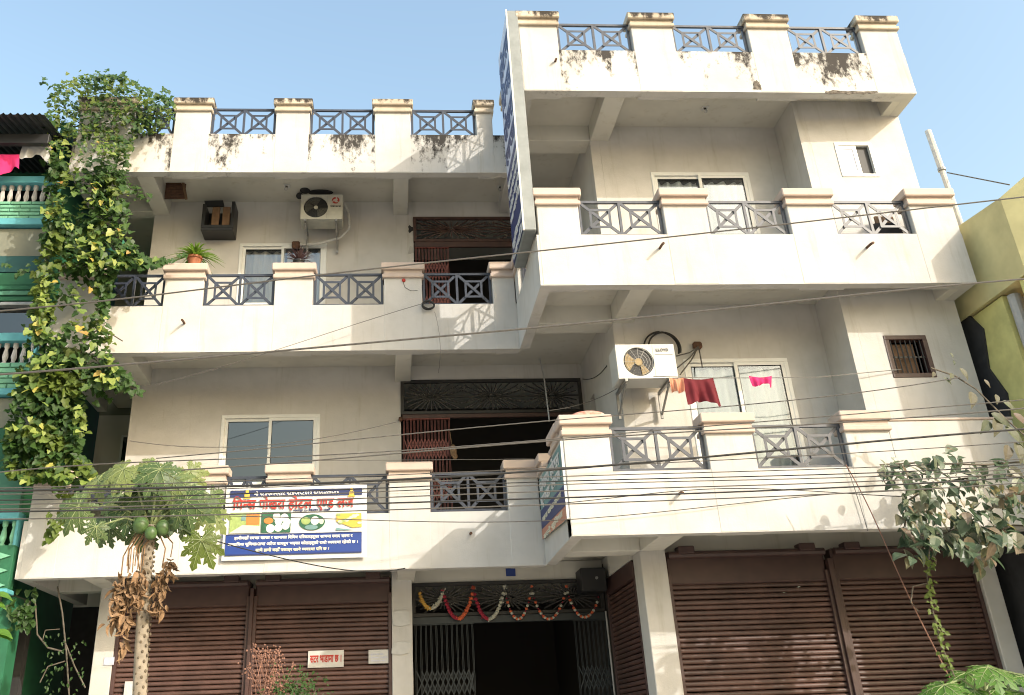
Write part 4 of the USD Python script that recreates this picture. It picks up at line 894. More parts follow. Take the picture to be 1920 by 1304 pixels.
part(BN, 'bottom_band_border', onb(MB().mesh(trimesh.util.concatenate([trimesh.Trimesh(*subdiv_rect(*r).arr(), process=False) for r in ((BX(.02), BZ(.668), BX(.965), BZ(.655)), (BX(.02), BZ(.94), BX(.965), BZ(.922)))])), .009), M['navy'])
def bt(name, txt, s, t, h, w_, m, align=None, off=.009): part(BN, name, onb(textplate(txt, BX(s), BZ(t), h * H_, by, by + .003, w_ * W_ if w_ else None, align), off), m)
bt('phone_line', 'मो. ९८४५०२५५४८, ९८४५२५८६१२, ९८५५०४२५१३', .20, .125, .040, .60, M['white'])
for t_, s in ((.07, .125), (.07, .865)):
    g = union_all([Point(BX(s + .025), BZ(t_ + .00)).buffer(.022), sbox(BX(s) + .012, BZ(t_ + .085), BX(s + .05) - .012, BZ(t_ + .03)), sbox(BX(s), BZ(t_ + .10), BX(s + .05), BZ(t_ + .08))])
    part(BN, 'lamp_emblem', onb(plate(g, by, by + .003), .010), M['yellow_print'])
for txt, s0, s1 in (('प्रिन्स', .055, .215), ('पोखरा', .24, .42), ('होटल', .445, .61), ('एण्ड', .645, .765), ('लज', .79, .905)):
    part(BN, 'title_word', onb(textplate(txt, BX(s0), BZ(.315), .135 * H_, by, by + .003, (s1 - s0) * W_, None, 1.6), .013), M['red'])
bt('sub_line', 'भरतपुर १० चितवन मा पाइने', .48, .355, .025, .26, M['navy'])
for i, (txt, s0, s1) in enumerate((('हामीकहाँ स्वच्छ खाजा र खानाका विविध परिकारहरूका साथमा स्वाद, खाना र', .08, .90), ('अत्याधिक सुविधा AC तथा अटेज बाथरूम भएका कोठाहरूको राम्रो व्यवस्था रहेको छ ।', .035, .94), ('साथै हामी कहाँ पकाएर खाने व्यवस्था पनि छ ।', .23, .74))):
    bt('text_line', txt, s0, .725 + i * .083, .037, s1 - s0, M['cream_print'] if i == 2 else M['white'], None, .010)
part(BN, 'latin_text', onb(MB().add(*latin('AC', BX(.222), BZ(.808), .035, by)), .011), M['white'])
# the four printed pictures
def pic(polys):
    for nm, g, m in polys: part(BN, nm, onb(plate(g, by, by + .003), .010 + .0015 * len(nm) % .004), m)
def layer(name, g, m, k): part(BN, name, onb(plate(g, by, by + .003), .008 + .002 * k), M[m])
z0_, z1_ = BZ(.64), BZ(.36)
layer('picture', sbox(BX(.04), z0_, BX(.25), z1_), 'lime_print', 0); layer('picture_patch', sbox(BX(.155), BZ(.53), BX(.245), BZ(.37)), 'orange_print', 1); layer('picture_patch', Polygon([(BX(.04), z0_), (BX(.25), z0_), (BX(.25), BZ(.55)), (BX(.13), BZ(.53))]), 'cream_print', 1); layer('picture_patch', sbox(BX(.12), BZ(.47), BX(.15), BZ(.40)), 'teal_print', 1)
layer('picture', sbox(BX(.26), z0_, BX(.465), z1_), 'green_print', 0)
for s, t, r in ((.325, .585, .03), (.38, .575, .028), (.43, .55, .028), (.38, .49, .026), (.42, .44, .028), (.365, .42, .026), (.44, .50, .025)): layer('picture_patch', Point(BX(s), BZ(t)).buffer(r * W_, 6), 'white', 1)
layer('picture_patch', affinity.scale(Point(BX(.31), BZ(.48)).buffer(.06, 6), 1, .65), 'orange_print', 2)
layer('picture', affinity.scale(Point(BX(.615), BZ(.51)).buffer(.165, 10), 1, .62), 'green_print', 0)
layer('picture_patch', affinity.scale(Point(BX(.57), BZ(.49)).buffer(.06, 8), 1, .8), 'lime_print', 1); layer('picture_patch', Point(BX(.635), BZ(.49)).buffer(.055, 8), 'white', 1); layer('picture_patch', affinity.scale(Point(BX(.61), BZ(.58)).buffer(.07, 8), 1.2, .45), 'teal_print', 1); layer('picture_patch', affinity.scale(Point(BX(.68), BZ(.50)).buffer(.03, 8), 1, 1.3), 'cream_print', 1)
layer('picture', Polygon([(BX(.785), BZ(.51)), (BX(.785), BZ(.40)), (BX(.96), BZ(.40)), (BX(.965), BZ(.59)), (BX(.90), BZ(.60))]), 'yellow_print', 0)
for i in range(12): layer('picture_patch', affinity.scale(Point(BX(.80 + .155 * ((i * .37) % 1)), BZ(.42 + .13 * ((i * .61) % 1))).buffer(.022, 5), 1.3, .7), 'cream_print' if i % 3 else 'lime_print', 1)
layer('picture_patch', Polygon([(BX(.785), BZ(.63)), (BX(.785), BZ(.595)), (BX(.91), BZ(.63))]), 'teal_print', 1)

def paper(name, u0, v0, u1, v1, y, m, label, cat, txt=None):
    a, b = at(u0, v1, y), at(u1, v0, y)
    t_ = thing(name, label, cat, ((a[0] + b[0]) / 2, y, a[2]))
    part(t_, 'sheet', MB().box(a[0], b[0], y - .004, y, a[2], b[2]), m)
    if txt:
        for (line, fx, fz, h, w_, cm) in txt: part(t_, 'lettering', textplate(line, a[0] + fx * (b[0] - a[0]), a[2] + fz * (b[2] - a[2]), h * (b[2] - a[2]), y - .007, y - .0045, w_ * (b[0] - a[0])), cm)
    return t_
paper('rent_notice', 577, 1219, 645, 1253, .965, M['paper'], 'white notice with red letters stuck on the left shutters', 'notice', [('सटर भाडामा छ ।', .06, .32, .42, .88, M['red'])])
paper('white_notice', 691, 1218, 731, 1245, .965, M['paper'], 'small white notice with faint blue lines at the shutter edge by the pillar', 'notice', [('सूचना पसल कोठा', .1, .62, .1, .6, M['paleblue_print']), ('सम्पर्क गर्नुहोस', .1, .38, .1, .8, M['paleblue_print']), ('मोबाइल नम्बर', .1, .15, .1, .7, M['paleblue_print'])])
paper('pillar_label', 194, 1232, 215, 1248, .936, M['paleblue_print'], 'pale blue number plate on the left pillar', 'plate')
paper('low_notice', 230, 1277, 266, 1320, .945, M['paper'], 'white paper taped at the bottom left of the shutters', 'notice', [('सूचना', .3, .75, .1, .4, M['paleblue_print'])])
paper('blue_tag', 949, 1066, 966, 1081, 1.285, M['blue'], 'blue tag on the lintel above the entrance garland', 'tag')

# ================================================================== AIR CONDITIONERS
M['fanblade'] = mat('grey_fan_blade', (0.10, 0.10, 0.085), 0.6); M['tanblade'] = mat('dusty_fan_blade', (0.50, 0.38, 0.20), 0.7, vary=0.4, scale=9)
def ac(name, label, x0, x1, z0, z1, yf, yb, m, logo, fan):
    t_ = thing(name, label, 'air conditioner', ((x0 + x1) / 2, yf, z0))
    w_, h = x1 - x0, z1 - z0; cx, cz, r = x0 + w_ * fan, (z0 + z1) / 2 - .005, min(h * .42, w_ * .29)
    part(t_, 'casing', MB().box(x0, x1, yf + .02, yb, z0, z1, .012), m)
    face = sbox(x0 + .001, z0 + .001, x1 - .001, z1 - .001).difference(Point(cx, cz).buffer(r, 24))
    part(t_, 'front_panel', plate(face, yf - .012, yf + .018), m)
    part(t_, 'fan_recess', plate(Point(cx, cz).buffer(r + .01, 24), yf + .012, yf + .017), M['dark'])
    fm, hm = (M['fanblade'], M['acold']) if fan == .36 else (M['tanblade'], M['tanblade'])
    part(t_, 'fan_hub', MB().cyl((cx, yf + .01, cz), (cx, yf - .006, cz), r * (.17 if fan == .36 else .26), 14), hm)
    for k in range(3 if fan == .36 else 2):
        a = k * 2.5 + 2.4; th = np.linspace(a, a + (1.3 if fan == .36 else 1.5 if k == 0 else .6), 7)
        o = [(cx + r * .92 * math.cos(q), cz + r * .92 * math.sin(q)) for q in th]; i_ = [(cx + r * .25 * math.cos(q), cz + r * .25 * math.sin(q)) for q in (a + .9, a + .2)]
        part(t_, 'fan_blade', plate(Polygon(o + i_), yf + .001, yf + .006), fm)
    g = MB()
    for q in (.35, .55, .75, .93):
        th = np.linspace(0, 2 * math.pi, 25); g.tube(np.stack([cx + r * q * np.cos(th), np.full(25, yf - .016), cz + r * q * np.sin(th)], 1), .0022, 3)
    for k in range(12):
        a = k * math.pi / 6; g.tube([(cx + r * .2 * math.cos(a), yf - .016, cz + r * .2 * math.sin(a)), (cx + r * math.cos(a), yf - .016, cz + r * math.sin(a))], .0022, 3)
    part(t_, 'grille', g, M['metal'] if fan != .36 else M['dark'])
    part(t_, 'panel_groove', MB().box(x0 + w_ * .625, x0 + w_ * .63, yf - .014, yf - .0125, z0 + .02, z1 - .02), M['signgrey'])
    for xb in (x0 + w_ * .12, x1 - w_ * .15):
        b = MB(); b.box(xb - .016, xb + .016, yf - .03, yb + .16, z0 - .04, z0 - .004); b.bar((xb, yf + .03, z0 - .05), (xb, yb + .16, z0 - .32), .028, .02, (1, 0, 0)); b.box(xb - .016, xb + .016, yb + .13, yb + .16, z0 - .36, z0 - .04)
        part(t_, 'bracket', b, M['metal'])
    return t_, cx, cz, r
a, b = at(563, 412, .78), at(643, 366, .78)
A1, cx, cz, r = ac('outdoor_air_conditioner', 'aged outdoor air conditioner with red swirl emblem under the top left balcony', a[0], b[0], a[2], b[2], .78, 1.1, M['acold'], 0, .36)
lx, lz = a[0] + (b[0] - a[0]) * .83, a[2] + (b[2] - a[2]) * .76
for k in range(3):
    an = 1.57 + k * 2.094; th = np.linspace(an, an + 1.75, 8)
    o = [(lx + .062 * math.cos(q), lz + .062 * math.sin(q)) for q in th]; i_ = [(lx + (.026 + .02 * j / 7) * math.cos(q), lz + (.026 + .02 * j / 7) * math.sin(q)) for j, q in enumerate(th)]
    part(A1, 'emblem', plate(Polygon(o + i_[::-1]), .762, .766), M['red'])
part(A1, 'brand_text', latin('General', lx - .085, lz - .125, .034, .763), M['dark'])
part(A1, 'hose', MB().tube([(b[0] + .01, 1.0, b[2] - .05), (b[0] + .09, 1.02, b[2] - .2), (b[0] + .10, 1.05, a[2] - .02), (b[0] - .05, 1.1, a[2] - .16), (b[0] - .4, 1.2, a[2] - .21), (a[0] - .1, 1.26, a[2] - .2)], .022, 8), M['pipe'])
part(A1, 'valve_box', MB().box(a[0] - .17, a[0] - .04, 1.2, 1.29, a[2] - .27, a[2] - .15, .02), M['rust'])
a1 = at(572, 356, .95); top('rag_heap', MB().ball(a1 + (0, 0, .0), (.09, .10, .055), 2).ball(a1 + (-.09, .05, -.09), (.06, .05, .06), 2).ball(a1 + (.25, .06, -.01), (.22, .1, .03), 2), M['tar'], 'dark bundle of rags lying on the upper air conditioner', 'rags', smooth=True)
a, b = at(1160, 711, -1.42), at(1262, 646, -1.42)
A2, cx, cz, r = ac('outdoor_air_conditioner', 'white outdoor air conditioner with large fan beside the first-floor washing line', a[0], b[0], a[2], b[2], -1.42, -1.06, M['acwhite'], 1, .37)
part(A2, 'brand_text', latin('LLOYD', a[0] + (b[0] - a[0]) * .68, b[2] - .10, .036, -1.437), M['dark'])
part(A2, 'upper_plate', MB().box(a[0] + (b[0] - a[0]) * .66, b[0] - .03, -1.436, -1.4325, b[2] - .145, b[2] - .14), M['signgrey'])
th = np.linspace(-.3, 3.6, 26)
for k, (dx, rr) in enumerate(((.0, .235), (.035, .215))):
    c0 = at(1242, 660, -.92); 
    q = np.stack([c0[0] + dx + rr * np.cos(th), np.full(26, -.90 - .03 * k), c0[2] + .05 + rr * 1.05 * np.sin(th)], 1)
    top('coiled_hose', MB().tube(q, .013, 6), M['black'], ('outer' if k == 0 else 'inner') + ' loop of black hose above the white air conditioner', 'hose', smooth=True)
jb = at(1307, 649, -.88)
JB = thing('junction_box', 'rusty junction box with cables on the wall above the first-floor window', 'junction box', tuple(jb))
part(JB, 'box', MB().box(jb[0] - .06, jb[0] + .06, -.93, -.852, jb[2] - .05, jb[2] + .05, .02), M['rust'])
for (u, v) in ((1268, 668), (1270, 690), (1275, 703), (1317, 690)):
    e = at(u, v, -.98); s = jb + (0, -.05, -.03); part(JB, 'cable', MB().tube([s, s * .6 + e * .4 + (0, 0, -.03), e], .009, 5), M['greycable'])

# black crate, rusty cage, plants
a, b = at(376, 432, .95), at(441, 378, .95)
CR = thing('black_crate', 'black plastic crate holding wood fixed high on the top left wall', 'crate', ((a[0] + b[0]) / 2, 1.1, a[2]))
mb = MB(); x0, x1, z0, z1 = a[0], b[0], a[2], b[2]
mb.box(x0, x1, .95, 1.29, z0, z0 + .05, .01).box(x0, x0 + .05, .95, 1.29, z0 + .05, z1 - .05).box(x1 - .05, x1, .95, 1.29, z0 + .05, z1).box(x0 + .05, x1 - .05, 1.26, 1.29, z0 + .05, z1 - .04).box(x0 + .05, x1 - .05, .955, .97, z0 + .05, z0 + .10)
part(CR, 'crate_body', mb, M['dark']); part(CR, 'flap', MB().bar((x0 + .02, 1.0, z1 - .02), (x0 + .30, 1.1, z1 + .05), .12, .02), M['dark'])
for k in range(2): part(CR, 'wood_piece', MB().box(x0 + .15 + k * .17, x0 + .27 + k * .17, .99, 1.02, z0 + .12, z1 - .08, .004), M['wood'])
a = at(324, 357, .75)
CG = thing('rusty_cage', 'rusty brown slatted panel hanging under the top left ceiling beam', 'cage', tuple(a))
for k in range(7): part(CG, 'slat', MB().box(a[0] - .13 + .012 * k, a[0] + .12 + .012 * k, .72 - .0 * k, .735, a[2] + .15 - k * .05, a[2] + .19 - k * .05, .004), M['rust'])
part(CG, 'side_frame', MB().bar((a[0] + .14, .74, a[2] + .21), (a[0] + .23, .74, a[2] - .17), .04, .05), M['wood']); part(CG, 'back_board', MB().box(a[0] - .12, a[0] + .2, .75, .77, a[2] - .16, a[2] + .2), M['rust'])

def blades(c, n, L, w_, droop, seed, up=.9):
    r_ = np.random.default_rng(seed); mb = MB()
    for i in range(n):
        az = r_.uniform(0, 2 * math.pi); el = r_.uniform(.25, 1.35); l = L * r_.uniform(.6, 1.1); d = np.array([math.cos(az), math.sin(az), 0]); s = np.array([-math.sin(az), math.cos(az), 0]); V = []
        for t_ in np.linspace(0, 1, 6):
            p_ = c + d * l * t_ * math.cos(el) + np.array([0, 0, l * (t_ * math.sin(el) * up - droop * t_ * t_)]); ww = w_ * (1 - t_ * .9) * .5 + .001
            V += [p_ - s * ww, p_ + s * ww]
        mb.add(V, [[2 * k, 2 * k + 1, 2 * k + 3] for k in range(5)] + [[2 * k, 2 * k + 3, 2 * k + 2] for k in range(5)])
    return mb
def pot(name, u, v, r, h, label, m, leaves, lm, n, L, w_, droop, seed):
    c = at(u, v, .1); z = ZB[2] + 1.381; c = np.array([c[0], .09, z])
    t_ = thing(name, label, 'potted plant', tuple(c))
    mb = MB(); prof = [(r * .72, 0), (r * .95, h * .8), (r * 1.08, h * .8), (r * 1.08, h)]
    mb.tube([c + (0, 0, q) for _, q in prof], [p_ for p_, _ in prof], 14); part(t_, 'pot', mb, m, smooth=30)
    part(t_, 'leaves', blades(c + (0, 0, h), n, L, w_, droop, seed), lm, kind='stuff')
pot('potted_plant', 364, 499, .105, .17, 'terracotta pot with a bright spider plant on the second-floor parapet pillar', M['clay'], None, M['fern'], 130, .46, .036, .5, 11)
pot('potted_plant', 560, 495, .08, .10, 'dark spiky plant in a low pot before the second-floor window', M['dark'], None, M['darkpot'], 110, .30, .022, .2, 12)

# washing on the first-floor line
la, lb = at(1225, 706, -1.62), at(1530, 708, -1.62); lc = at(1690, 693, -1.53)
top('washing_line', MB().tube([la, at(1330, 709, -1.62), at(1430, 709, -1.62), lb, lc], .006, 5), M['metal'], 'pale clothesline stretched across the first-floor balcony', 'clothesline')
def hang(name, u0, v0, u1, v1, drop, m, label, cat, seed, **k):
    a, b = at(u0, v0, -1.63), at(u1, v1, -1.63)
    top(name, cloth(((a[0], a[2]), (b[0], b[2])), drop, -1.63, None, seed=seed, **k), m, label, cat, smooth=True)
hang('peach_cloth', 1254, 708, 1281, 708, .19, M['peach_cloth'], 'small peach striped cloth on the first-floor washing line', 'cloth', 1, amp=.03, taper=.2)
hang('maroon_shirt', 1281, 709, 1337, 709, .325, M['maroon_cloth'], 'maroon shirt hanging on the first-floor washing line', 'shirt', 2, amp=.045, ragged=.09, taper=-.16, sway=.03)
hang('pink_underwear', 1404, 705, 1447, 705, .125, M['pink_cloth'], 'bright pink garment on the first-floor washing line', 'garment', 3, amp=.03, ragged=.18, taper=.15)

SK = at(1108, 777, YR[1] + .05)
top('folded_sack', MB().ball((SK[0] - .02, YR[1] + .12, ZB[1] + 1.42), (.20, .12, .05), 3).ball((SK[0] - .1, YR[1] + .08, ZB[1] + 1.40), (.12, .1, .035), 2), M['orange_cloth'], 'crumpled red and white sack on the first-floor corner pillar', 'sack', smooth=True)
a = at(1650, 418, YR[2] + .35)
LB = thing('plank_heap', 'dark heap of planks behind the rightmost second-floor railing', 'plank heap', (a[0], YR[2] + .4, ZB[2] + .42))
for k in range(6): part(LB, 'plank', MB().bar((a[0] - .26 + .05 * k, YR[2] + .28 + .03 * k, ZB[2] + .52 + .13 * k), (a[0] + .36 - .02 * k, YR[2] + .30 + .03 * k, ZB[2] + .60 + .115 * k), .12, .03), M['wood'] if k % 3 == 2 else M['tar'])
c = at(757, 526, -.012); 
RL = thing('red_lamp', 'small red indicator lamp on the second-floor parapet', 'lamp', tuple(c)); part(RL, 'cap', MB().ball(c, .028, 2), M['red'], smooth=True); part(RL, 'wire', MB().tube([c + (-.01, 0, -.03), c + (.02, 0, -.12), c + (.1, 0, -.17), c + (.2, 0, -.165)], .004, 4), M['greycable'])
c = at(803, 573, -.04); th = np.linspace(0, 6 * math.pi, 60)
top('cable_coil', MB().tube(np.stack([c[0] + .085 * np.cos(th), c[1] + .02 * np.sin(th * .5) - .01, c[2] + .062 * np.sin(th)], 1), .014, 5), M['black'], 'black coil of spare cable tied under the second-floor railing', 'cable coil')
c = at(1112, 1090, 1.0)
EB = thing('meter_box', 'black box on the wall above the right side of the entrance', 'box', (c[0], 1.0, c[2] - .15))
part(EB, 'casing', MB().box(c[0] - .2, c[0] + .16, .85, 1.2, c[2] - .15, c[2] + .16, .015), M['dark']); part(EB, 'knob', MB().cyl((c[0] + .02, .85, c[2] + .02), (c[0] + .02, .83, c[2] + .02), .02, 8), M['metal'])
SW = at(751, 787, 1.27); top('wall_hook', MB().box(SW[0] - .03, SW[0] + .03, 1.23, 1.3, SW[2] - .03, SW[2] + .03, .01).bar((SW[0], 1.24, SW[2] + .03), (SW[0] + .07, 1.22, SW[2] - .02), .012, .012), M['rust'], 'rusty hook at the left edge of the first-floor entrance', 'hook')
c = at(850, 846, 1.2); top('hanging_bundle', MB().ball(c, (.05, .05, .10), 2).ball(c + (.02, 0, -.08), (.04, .04, .05), 2).tube([c + (-.04, .02, .3), c + (-.02, 0, .1)], .005, 4), M['dryleaf'], 'dry straw bundle hanging at the edge of the red folding gate', 'bundle')
c = at(1012, 672, .9); e = at(1030, 790, .3)
top('dangling_rope', MB().tube([c, c * .6 + e * .4 + (.02, 0, 0), e], .011, 5), M['pipe'], 'pale cord hanging from the ceiling before the first-floor entrance', 'cord')

# flower garland over the entrance
spans = [((787, 1113), (831, 1107), 1141, 'flower_y', 'flower_w'), ((831, 1107), (888, 1102), 1160, 'flower_r', 'flower_o'), ((888, 1102), (946, 1100), 1161, 'flower_r', 'flower_w'), ((946, 1100), (997, 1100), 1161, 'mix', 'mix'), ((997, 1100), (1062, 1100), 1161, 'mix', 'mix'), ((1062, 1100), (1122, 1120), 1157, 'mix', 'mix')]
names_ = ['yellow and white first swag from the left', 'crimson and orange swag left of the garland middle', 'crimson and white swag in the middle of the garland', 'striped swag just right of the garland middle', 'striped swag second from the right end', 'striped swag at the right end by the black box']
for (s, e, low, m1, m2), nm in zip(spans, names_):
    t_ = thing('flower_garland', 'flower garland over the entrance: ' + nm, 'garland', tuple(at(s[0], s[1], 1.17)), 'garland swags over the entrance')
    n = 26; 
    groups = {}
    for i in range(n + 1):
        q = i / n; u = s[0] + (e[0] - s[0]) * q; v = s[1] + (e[1] - s[1]) * q + (low - (s[1] + e[1]) / 2) * (1 - (2 * q - 1) ** 2) ** .8
        c = at(u, v, 1.17); key = (m1 if q < .5 else m2) if m1 != 'mix' else ('flower_o' if i % 3 == 0 else 'flower_w' if i % 3 == 1 else 'flower_r')
        mb = groups.setdefault(key, MB())
        if m1 == 'mix' and i % 3 == 2: mb.ball(c, .011, 1)
        else:
            mb.ball(c, (.027, .024, .024) if m1 != 'mix' else (.022, .02, .02), 1)
            if m1 != 'mix':
                for k in range(3): mb.ball(c + rng.normal(0, .014, 3), .011, 1)
    for key, mb in groups.items(): part(t_, 'blossoms', mb, M[key], kind='stuff')

# ================================================================== WIRES
def wire(label, pts, y, r=.009, sag=0.0, m='black', ext=True, grp='overhead wires before the hotel'):
    P = [at(u, v, y) for u, v in pts]; P = np.array(P)
    t_ = np.concatenate([[0], np.cumsum(np.linalg.norm(np.diff(P, axis=0), axis=1))]); tt = np.linspace(0, t_[-1], 28)
    from scipy.interpolate import PchipInterpolator, CubicSpline
    Q = (CubicSpline(t_, P) if len(P) > 2 else (lambda z: P[0] + (P[1] - P[0]) * z[:, None] / t_[-1]))(tt)
    if sag: Q[:, 2] -= sag * 4 * (tt / t_[-1]) * (1 - tt / t_[-1])
    top('overhead_wire', MB().tube(Q, r * .68, 5), M[m], label, 'wire', grp)
wire('grey cable rising across the tall signboard bottom, topmost of the wires', [(-60, 588), (320, 550), (540, 523), (1180, 453), (1540, 413), (1980, 363)], -3.4, .013, m='greycable')
wire('grey cable sweeping from the left under the second-floor parapets to the far right', [(-60, 707), (283, 680), (640, 648), (1180, 598), (1737, 540), (1980, 519)], -3.5, .016, m='greycable')
wire('thin wire from the left ceiling beam up to the black cable coil', [(292, 722), (443, 680), (640, 617), (798, 568)], -.15, .006, m='greycable', ext=False)
wire('thin wire dropping from the black coil past the second-floor soffit', [(815, 585), (824, 630), (822, 700)], -.1, .004, m='greycable')
wire('sagging wire before the dark first-floor left window', [(243, 827), (333, 837), (413, 839), (500, 835), (640, 815), (750, 790)], -.6, .007, m='greycable')
wire('pale wire passing just above the red folding gate middle', [(293, 860), (540, 837), (1023, 790), (1380, 761), (1747, 717), (1800, 708)], -3.0, .009, m='greycable')
wire('pale wire just under the dark first-floor window middle', [(-60, 893), (200, 870), (540, 857), (1180, 812), (1540, 782), (1980, 745)], -3.1, .009, m='greycable')
wire('pale wire grazing the top of the first-floor corner pillar cap', [(340, 882), (540, 868), (1033, 827), (1180, 817), (1540, 795), (1980, 760)], -3.15, .011, m='greycable')
wire('thick black cable across the banner top and first-floor railings', [(-60, 922), (407, 913), (640, 905), (1180, 870), (1587, 833), (1980, 801)], -3.3, .017)
wire('thin wire from the first-floor gate to the corner banner', [(540, 864), (760, 863), (1000, 861)], -.4, .006, m='greycable')
low = [('thin wire just under the thick black cable', (914, 876, 838), .008), ('first thin wire below the banner top band', (925, 893, 870), .008), ('wire through the middle of the first-floor railings', (936, 902, 881), .009), ('wire crossing the red banner lettering', (944, 908, 888), .008), ('wire crossing the lower half of the first-floor railings', (953, 920, 896), .009), ('dark wire over the first-floor spout at right', (958, 933, 904), .012), ('wire grazing the bottom of the first-floor railings', (972, 945, 915), .009)]
for i, (lab, (a, b, c), r) in enumerate(low):
    wire(lab, [(-60, a + 3), (560, (a + b) / 2 + 3), (1080, b), (1540, (b * .35 + c * .65) + 2), (1980, c - 14)], -2.9 - .12 * i, r, m='black' if i in (2, 5) else 'greycable')
wire('lowest pale wire across the banner pictures and white parapet', [(430, 968), (700, 976), (1020, 977), (1280, 956), (1690, 919)], -2.6, .007, m='greycable')
wire('black cable from the papaya tree sagging over the banner bottom', [(330, 990), (430, 1022), (520, 1045), (600, 1062), (700, 1072), (760, 1066)], -1.2, .010)
wire('slack cable drooping below the right wires', [(1000, 948), (1220, 926), (1340, 917), (1500, 920), (1700, 932)], -2.7, .007)
wire('long thin guy rope slanting down over the right shutters', [(1586, 872), (1660, 1020), (1700, 1110), (1780, 1270), (1800, 1310)], -2.4, .009, m='twig')
wire('second thin cord beside the slanting guy rope', [(1588, 875), (1610, 940), (1627, 996)], YR[1] - .03, .006, m='greycable')
wire('brown cable from the air conditioner to the gate grille', [(1157, 660), (1135, 690), (1110, 710), (1092, 711)], -.3, .010)
wire('thin cable from the air conditioner down to the entrance', [(1160, 727), (1100, 755), (1030, 770)], -.9, .006, m='greycable')

# ================================================================== PLANTS
def frames(normal, tip):
    n = normal / np.linalg.norm(normal, axis=1, keepdims=True); t_ = tip - n * np.sum(n * tip, axis=1, keepdims=True); t_ /= np.linalg.norm(t_, axis=1, keepdims=True) + 1e-9
    return np.cross(t_, n), t_, n
def leafset(C, N, T, S, tmpl, faces):
    a, t_, n = frames(N, T); k = len(tmpl)
    V = C[:, None] + S[:, None, None] * (tmpl[None, :, :1] * a[:, None] + tmpl[None, :, 1:2] * t_[:, None] + tmpl[None, :, 2:] * n[:, None])
    F = faces[None] + (np.arange(len(C)) * k)[:, None, None]
    return V.reshape(-1, 3), F.reshape(-1, 3)
# three-lobed vine leaf, folded at its midrib
VT = np.array([(0, 0, 0), (.30, -.14, .05), (.52, .22, .10), (.34, .42, .06), (.30, .70, .04), (0, 1.05, -.10), (-.30, .70, .04), (-.34, .42, .06), (-.52, .22, .10), (-.30, -.14, .05), (0, .45, -.03)])
VF = np.array([[10, i, i + 1] for i in range(0, 9)] + [[10, 9, 0]])
# pointed oval leaf
OT = np.array([(0, 0, 0), (.17, .10, .04), (.27, .30, .07), (.25, .55, .05), (.13, .82, .0), (0, 1.08, -.12), (-.13, .82, .0), (-.25, .55, .05), (-.27, .30, .07), (-.17, .10, .04), (0, .26, .0), (0, .52, -.02), (0, .80, -.06)])
OF = np.array([[0, 1, 10], [1, 2, 10], [2, 11, 10], [2, 3, 11], [3, 12, 11], [3, 4, 12], [4, 5, 12], [5, 6, 12], [6, 7, 12], [7, 11, 12], [7, 8, 11], [8, 10, 11], [8, 9, 10], [9, 0, 10]])

def sample(poly, n, dens, r_, holes=()):
    out = []; x0, y0, x1, y1 = poly.bounds; prepare(poly)
    while len(out) < n:
        p_ = r_.uniform((x0, y0), (x1, y1)); q = Point(p_)
        if not poly.contains(q): continue
        if r_.random() > dens(*p_): continue
        pr = 1
        for h, k in holes:
            if h.contains(q): pr = min(pr, k)
        if r_.random() < pr: out.append(p_)
    return np.array(out)

VN = thing('climbing_vine', 'leafy yellow-green climbing vine covering the left end of all balconies', 'vine')
P1 = Polygon([(95, 190), (112, 152), (160, 142), (215, 140), (255, 152), (275, 165), (300, 182), (328, 197), (322, 225), (300, 245), (250, 262), (240, 330), (238, 400), (245, 450), (265, 480), (310, 488), (290, 502), (245, 497), (215, 512), (202, 560), (205, 600), (190, 650), (228, 690), (250, 718), (235, 733), (200, 722), (150, 730), (160, 790), (148, 850), (186, 890), (160, 906), (100, 902), (60, 905), (15, 890), (10, 830), (25, 740), (38, 680), (60, 600), (64, 520), (80, 440), (86, 360), (95, 300), (80, 250)])
HL = [(Polygon([(122, 262), (185, 250), (180, 330), (122, 328)]), .22), (Polygon([(120, 330), (178, 335), (165, 480), (140, 470)]), .30), (Polygon([(100, 518), (182, 515), (182, 590), (96, 645)]), .22), (Polygon([(150, 600), (215, 580), (215, 660), (110, 662)]), .5), (Polygon([(60, 540), (95, 540), (90, 640), (60, 660)]), .8)]
def clump(u, v): return float(np.clip(1.9 * meshkit.fbm(np.array([u / 34, v / 34, 2.0]), 3, 3) - .18, .12, 1))
uv = sample(P1, 5600, clump, rng, HL)
fray = []
for _ in range(520):      # stray sprigs round the outline
    i = rng.integers(len(uv)); fray.append(uv[i] + np.clip(rng.normal(0, 9, 2), -16, 16))
uv = np.vstack([uv, fray, sample(Polygon([(95, 190), (112, 152), (160, 142), (215, 140), (255, 152), (300, 182), (328, 197), (322, 225), (300, 245), (250, 262), (240, 300), (130, 260), (85, 250)]), 620, lambda u, v: 1, rng)])
dep = -0.16 - .42 * rng.random(len(uv)) ** 1.5 - .25 * np.array([meshkit.noise(np.array([u / 40, v / 40, 7.0])) for u, v in uv])
topm = uv[:, 1] < 265; dep[topm] = -.42 + 0.75 * rng.random(topm.sum())
C = np.array([at(u, v, d) for (u, v), d in zip(uv, dep)])
n = len(C)
N = np.stack([rng.normal(.35, .5, n), -1 + rng.normal(0, .4, n), .75 + rng.normal(0, .45, n)], 1); T = np.stack([rng.normal(0, .6, n), -.25 + rng.normal(0, .3, n), -1 + rng.normal(0, .45, n)], 1)
S = rng.uniform(.045, .115, n) * np.where(uv[:, 1] < 300, .82, 1.1)
near = np.argsort(dep)[:300]; rest = np.setdiff1d(np.arange(n), near)
yel = np.array([meshkit.noise(np.array([u / 26, v / 26, 11.0])) > .70 or (v < 300 and rng.random() < .4) or (v > 860 and rng.random() < .45) for u, v in uv])
a = rest[~yel[rest]]; b = rest[yel[rest]]
part(VN, 'foliage', leafset(C[a], N[a], T[a], S[a], VT, VF), M['vine'], kind='stuff')
